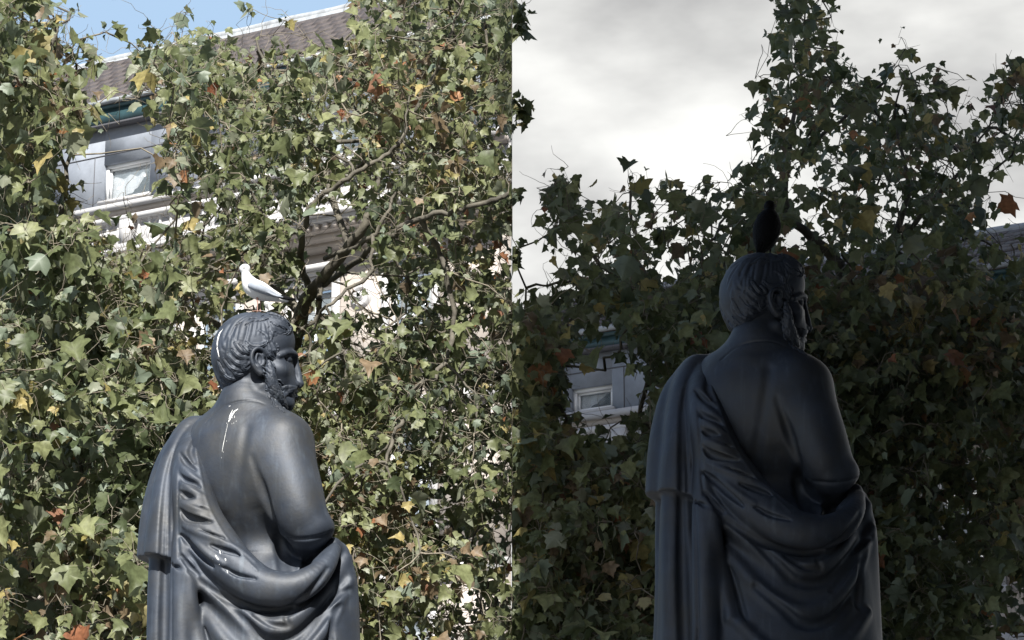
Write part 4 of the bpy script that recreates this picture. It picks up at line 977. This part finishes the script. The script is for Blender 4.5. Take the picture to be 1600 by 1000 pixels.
    o = link('foliage', me, root); o['kind'] = 'stuff'
    # seed balls on long stalks
    for i in range(balls):
        j = rg.integers(0, len(C)); p = C[j] + np.array([rg.normal(0, .03), rg.normal(0, .03), -rg.uniform(.08, .16)])
        if (p[0] > -.05) == (side < 0): continue
        o = link('seed_ball', BALL_ME, root); o.location = p - base
        V, F = tube_vf(np.array([C[j], (C[j] + p) / 2 + rg.normal(0, .01, 3), p]), [.0012] * 3, 3); link('stalk', mesh_np('stalk', V - p, F), o, M_twig)
    print('RTREE', label[:30], nL)
    return root
LEAF_ME = {}
for k_ in range(NK):
    for j_, m_ in enumerate(LM):
        me = mesh_np('leaf', LEAF[k_][0], LEAF[k_][1], False); me.materials.append(m_); LEAF_ME[(k_, j_)] = me
bv = []; bf = []
for i in range(7):
    for j in range(10):
        th, ph = math.pi * i / 6, 2 * math.pi * j / 10; r_ = .017 * (1 + .05 * ((i + j) % 2)); bv.append((r_ * math.sin(th) * math.cos(ph), r_ * math.sin(th) * math.sin(ph), r_ * math.cos(th)))
for i in range(6):
    for j in range(10): bf.append([i * 10 + j, i * 10 + (j + 1) % 10, (i + 1) * 10 + (j + 1) % 10, (i + 1) * 10 + j])
BALL_ME = mesh_np('seed_ball', np.array(bv), np.array(bf), True); BALL_ME.materials.append(M_ball)

b1 = at(430, 900, 16.0)
plane_tree('sunlit autumn plane tree with forked limbs above and right of the gull', -1, (b1[0], 16.0, 0),
    [[(432, 760, 16.0, 22), (448, 620, 15.8, 19), (470, 490, 14.8, 12), (500, 440, 14.4, 9), (545, 385, 14.2, 7.5), (575, 340, 14.1, 6), (596, 270, 14.1, 4), (640, 190, 14.1, 3.6), (690, 90, 14.1, 2.6), (720, 10, 14.1, 1.8)],
     [(486, 456, 15.2, 6), (470, 410, 14.4, 5.2), (476, 350, 14.0, 4.8), (500, 308, 13.9, 4.2), (556, 272, 13.8, 3.6), (606, 238, 13.8, 3), (628, 212, 13.8, 2), (640, 150, 13.9, 1.2)],
     [(500, 446, 15.2, 6), (545, 418, 14.5, 5), (590, 380, 14.0, 4.4), (640, 348, 13.8, 4.2), (700, 331, 13.7, 3.9), (760, 316, 13.6, 3.6), (797, 303, 13.6, 3.4)],
     [(508, 404, 14.4, 4), (560, 383, 14.0, 3.8), (592, 357, 13.9, 3.2), (620, 300, 13.9, 2.2)],
     [(448, 620, 15.8, 9), (400, 560, 15.9, 7), (330, 500, 15.9, 5), (270, 470, 15.9, 3.5), (215, 430, 15.9, 2)],
     [(470, 490, 15.5, 8), (400, 420, 15.6, 6), (350, 320, 15.7, 5), (300, 200, 15.7, 4), (270, 110, 15.8, 2.5)],
     [(545, 385, 15.2, 6), (500, 250, 15.6, 5), (440, 160, 15.8, 4), (400, 60, 15.9, 2)],
     [(440, 700, 15.9, 10), (560, 640, 15.9, 8), (660, 600, 15.9, 7), (780, 590, 15.9, 6)],
     [(436, 740, 16.0, 10), (560, 800, 15.9, 8), (680, 840, 15.9, 6), (790, 880, 15.9, 5)]],
    (160, 812), (13.6, 17.4), 3300, 11, (38, 50, 4, 1.2, 6), .047, 14, sprigs=[(240, 45), (290, 20), (283, 62), (250, 78), (215, 70), (330, 50), (352, 62), (445, 32), (300, 95), (395, 14), (225, 100), (262, 98)])
b2 = at(20, 900, 14.6)
plane_tree('sunlit autumn plane tree filling the left edge beside the gull statue', -1, (b2[0], 14.6, 0),
    [[(30, 900, 14.6, 22), (50, 700, 14.6, 18), (60, 500, 14.7, 14), (40, 300, 14.8, 9), (60, 150, 14.9, 6), (90, 40, 15, 3)],
     [(50, 700, 14.6, 10), (120, 600, 14.3, 8), (190, 520, 14.2, 6), (260, 470, 14.2, 4)],
     [(60, 500, 14.7, 8), (90, 380, 14.6, 6), (100, 300, 14.6, 4), (118, 180, 14.8, 2)],
     [(40, 820, 14.6, 9), (130, 800, 14.2, 7), (210, 760, 14.0, 5), (290, 720, 14.0, 4)],
     [(30, 900, 14.6, 9), (130, 940, 14.1, 7), (220, 930, 14.0, 5)]],
    (-60, 300), (12.6, 16.2), 1750, 23, (48, 42, 4, 1.0, 4), .062, 3, sprigs=[(130, 60), (150, 88), (110, 20), (165, 50), (98, 80), (120, 100)])
b3 = at(1330, 900, 16.2)
plane_tree('shaded plane tree with a ragged pointed crown against the cloud right of the crow', 1, (b3[0], 16.2, 0),
    [[(1330, 800, 16.2, 20), (1340, 640, 16.1, 17), (1330, 500, 16.0, 14), (1300, 400, 15.9, 10), (1235, 340, 15.8, 7), (1230, 250, 15.8, 6), (1246, 150, 15.9, 3), (1262, 40, 16, 1.2)],
     [(1330, 500, 16.0, 10), (1390, 390, 15.9, 8), (1418, 290, 15.9, 4.2), (1398, 190, 16, 2.4), (1415, 120, 16, 1.2)],
     [(1360, 440, 15.9, 6), (1440, 335, 15.8, 4.5), (1505, 262, 15.8, 3), (1545, 200, 15.9, 1.4)],
     [(1340, 640, 16.1, 9), (1430, 570, 15.6, 8), (1520, 575, 15.4, 7), (1600, 548, 15.3, 6)],
     [(1340, 620, 16.1, 8), (1240, 560, 16.0, 7), (1150, 480, 16.0, 6), (1120, 380, 16.0, 4)],
     [(1230, 250, 15.8, 4), (1300, 200, 15.8, 3.5), (1380, 130, 15.8, 2.5)],
     [(1335, 700, 16.1, 8), (1440, 700, 15.8, 7), (1510, 780, 15.6, 6), (1570, 860, 15.5, 4)],
     [(1330, 780, 16.2, 9), (1230, 860, 15.9, 7), (1420, 930, 15.7, 6)]],
    (1150, 1660), (13.8, 17.6), 3300, 37, (62, 24, 7, 1.5, 5), .054, 26)
b4 = at(900, 900, 15.4)
plane_tree('shaded plane tree with two ragged peaks left of the crow against pale cloud', 1, (b4[0] + .1, 15.4, 0),
    [[(1050, 900, 15.4, 20), (1060, 740, 15.4, 16), (1068, 600, 15.5, 11), (1040, 480, 15.6, 7), (990, 390, 15.7, 4), (985, 300, 15.8, 2)],
     [(1040, 480, 15.6, 5), (950, 425, 15.6, 4), (895, 350, 15.7, 2.6), (866, 280, 15.8, 1.6)],
     [(1068, 600, 15.5, 6), (1080, 480, 15.7, 4.5), (1105, 390, 15.8, 3), (1140, 330, 15.9, 1.8)],
     [(1060, 740, 15.4, 8), (930, 720, 15.2, 6), (850, 690, 15.2, 4), (815, 560, 15.3, 3), (822, 450, 15.3, 1.6)],
     [(1060, 740, 15.4, 8), (1090, 780, 15.2, 6), (1150, 740, 15.2, 5)],
     [(1050, 880, 15.4, 8), (1020, 900, 15.2, 6), (850, 930, 15, 6)]],
    (788, 1220), (13.6, 17.4), 2700, 51, (64, 23, 7, 1.5, 4), .056, 16, sprigs=[(808, 12), (812, 30), (806, 48), (814, 168), (807, 158), (806, 185), (803, 300), (809, 388), (804, 402), (803, 6)])
# ================================================================ birds
M_gwhite = mat('white_feathers', (.66, .67, .68), .75, nscale=60, namt=.06)
M_ggrey = mat('pale_grey_feathers', (.27, .30, .35), .75, nscale=80, namt=.12)
M_black = mat('black_feathers', (.004, .004, .005), .75, spec=.12, nscale=60, namt=.3, bump=.4, bscale=160)
M_leg = mat('leg_skin', (.34, .20, .16), .6); M_bill = mat('dark_bill', (.05, .035, .03), .4)
def bird_part(name, lo, hi, fn, h, m, root, org, parent=None):
    g = Grid(np.minimum(lo, hi), np.maximum(lo, hi), h); fn(g); V, F = g.mesh(); V = smooth_vf(V, F, 1, .4)
    return link(name, mesh_np(name, V - org, F, True), parent or root, m)
def make_bird(name, label, cat, u, yb, ybox, top, parts, foot):
    pass
yg = YS + 8 * U
def Q(px, py, Y): return at(px, py, yg + Y * U)
org = Q(404, 484, 0); gull = tag(empty('gull', org), 'small white gull with pale grey wing standing on the left statue', 'gull')
lo, hi = Q(362, 492, -30), Q(470, 408, 30)
def cc(g, pts, k=4):
    s = spline(pts, 4) if len(pts) > 2 else np.array(pts, float); g.chain([Q(*q[:3]) for q in s], [q[3] * U for q in s], k * U)
def gbody(g):
    cc(g, [(383.5, 420, -1, 7.2), (384, 428, 0, 6.8), (387.5, 438, 0, 10), (394, 448, 0, 14), (406, 454.5, 0, 15), (420, 460, 0, 11), (434, 464.5, 0, 7), (447, 468.5, 0, 3)])
    g.ell(Q(382, 420, -1), np.array([8, 6.6, 6.6]) * U, None, 3 * U); cc(g, [(430, 465, 0, 5), (449, 470, 0, 2.2)], 3)
bird_part('body', lo, hi, gbody, .0011, M_gwhite, gull, org)
def gwing(g):
    for sg in (-1, 1):
        cc(g, [(392, 446, sg * 12, 5), (402, 449, sg * 15, 7), (416, 455, sg * 13, 6), (430, 461, sg * 7, 3.8), (443, 464.5, sg * 3, 2)], 3)
        for i in range(5): cc(g, [(400 + 4 * i, 446.5 + 2.3 * i, sg * 17, 1.1), (414 + 4 * i, 454 + 2 * i, sg * 15, 1.2), (430 + 3 * i, 462 + .6 * i, sg * 9, .8)], 1)
w = bird_part('wing', lo, hi, gwing, .0011, M_ggrey, gull, org)
def gtip(g):
    for sg in (-1, 1):
        for i in range(3): cc(g, [(434 - 2 * i, 461.5 + i, sg * 5, 2), (448, 464.5 + 1.2 * i, sg * 3.5, 2), (463 - 3 * i, 467.5 + .6 * i, sg * 2, .7)], 1)
bird_part('wing_tip', lo, hi, gtip, .0011, M_black, gull, org)
def gbill(g): cc(g, [(377, 421, -1, 2.2), (371.5, 423.5, -1, 1.0)], 0); cc(g, [(375, 420.6, -1, 1.6), (371, 424.8, -1, .7)], 0)
bird_part('bill', lo, hi, gbill, .0008, M_bill, gull, org)
for sg in (-1, 1):
    bird_part('eye', Q(378, 424, sg * 9), Q(390, 412, sg * 2 - .01), lambda g: g.ell(Q(381.5, 418.8, -1 + sg * 6.6), np.array([1.6, 1.4, 1.6]) * U, None, 0), .0006, M_black, gull, org)
for px, Y in ((402, -5), (406.5, 5)):
    g = Geo(); V, F = tube_vf([Q(px, 465, Y), Q(px + .6, 474, Y), Q(px, 487, Y)], [2.2 * U, .85 * U, .8 * U], 7); g.add(V, F)
    for dx, dy in ((-7, -2), (-8, 3), (-5, 7), (2, 1)):
        V, F = tube_vf([Q(px, 486, Y), Q(px, 486, Y) + np.array([dx * U, -dy * U * .6, -.001])], [.9 * U, .5 * U], 5); g.add(V, F)
    g.build('leg', M_leg, gull, off=org, smooth=True)

# the crow, seen from behind
uc = 1.1 * YR / 4500.0 / .955
def Qc(px, py, Y): return at(px, py, YR + .02 + Y * uc)
org = Qc(1196, 392, 0); crow = tag(empty('crow', org), 'black crow seen from behind perched on the right statue', 'crow')
lo, hi = Qc(1168, 412, -34), Qc(1228, 306, 34)
def ck(g, pts, k=4):
    s = spline(pts, 4) if len(pts) > 2 else np.array(pts, float); g.chain([Qc(*q[:3]) for q in s], [q[3] * uc for q in s], k * uc)
def cbody(g):
    ck(g, [(1203, 321, 7, 7), (1203, 330, 5, 7), (1200.5, 345, 1, 16.5), (1198, 358, -1, 20), (1195, 373, -3, 17), (1190, 386, -6, 9)], 4)
    g.ell(Qc(1202, 323, 7), np.array([8, 10, 8.4]) * uc, None, 3 * uc)
bird_part('body', lo, hi, cbody, .0016, M_black, crow, org)
def cwing(g):
    for sg in (-1, 1):
        ck(g, [(1200 + sg * 11, 340, -2, 6), (1199 + sg * 14.5, 354, -5, 6.4), (1197 + sg * 12, 370, -9, 5.5), (1191 + sg * 7, 385, -12, 3.5), (1187 + sg * 3, 394, -13, 1.8)], 3)
        for i in range(4): ck(g, [(1200 + sg * (5 + 3 * i), 346 + 2 * i, -16 + 2.2 * i, 1.3), (1197 + sg * (4 + 2.4 * i), 368, -17 + i, 1.5), (1189 + sg * (1 + 1.6 * i), 390, -15, 1)], 1.2)
bird_part('wing', lo, hi, cwing, .0016, M_black, crow, org)
bird_part('tail', lo, hi, lambda g: [ck(g, [(1191 + i, 380, -8, 3), (1186 + i * 1.6, 396, -14, 2)], 1) for i in (-2, 0, 2)], .0016, M_black, crow, org)
bird_part('bill', lo - np.array([0, 0, 0]), hi + np.array([0, .06, 0]), lambda g: ck(g, [(1205, 322, 14, 4), (1210, 321, 24, 2.6), (1213, 323, 32, .9)], 0), .0014, M_black, crow, org)
for px, Y in ((1194, 2), (1203, 4)):
    V, F = tube_vf([Qc(px, 378, Y), Qc(px + 1, 388, Y), Qc(px, 397, Y)], [3 * uc, 1.4 * uc, 1.2 * uc], 7); g = Geo(); g.add(V, F)
    for dx, dy in ((-5, 6), (0, 8), (5, 6), (0, -6)):
        V, F = tube_vf([Qc(px, 396, Y), Qc(px, 396, Y) + np.array([dx * uc, dy * uc, 0])], [1.3 * uc, .7 * uc], 5); g.add(V, F)
    g.build('leg', M_black, crow, off=org, smooth=True)
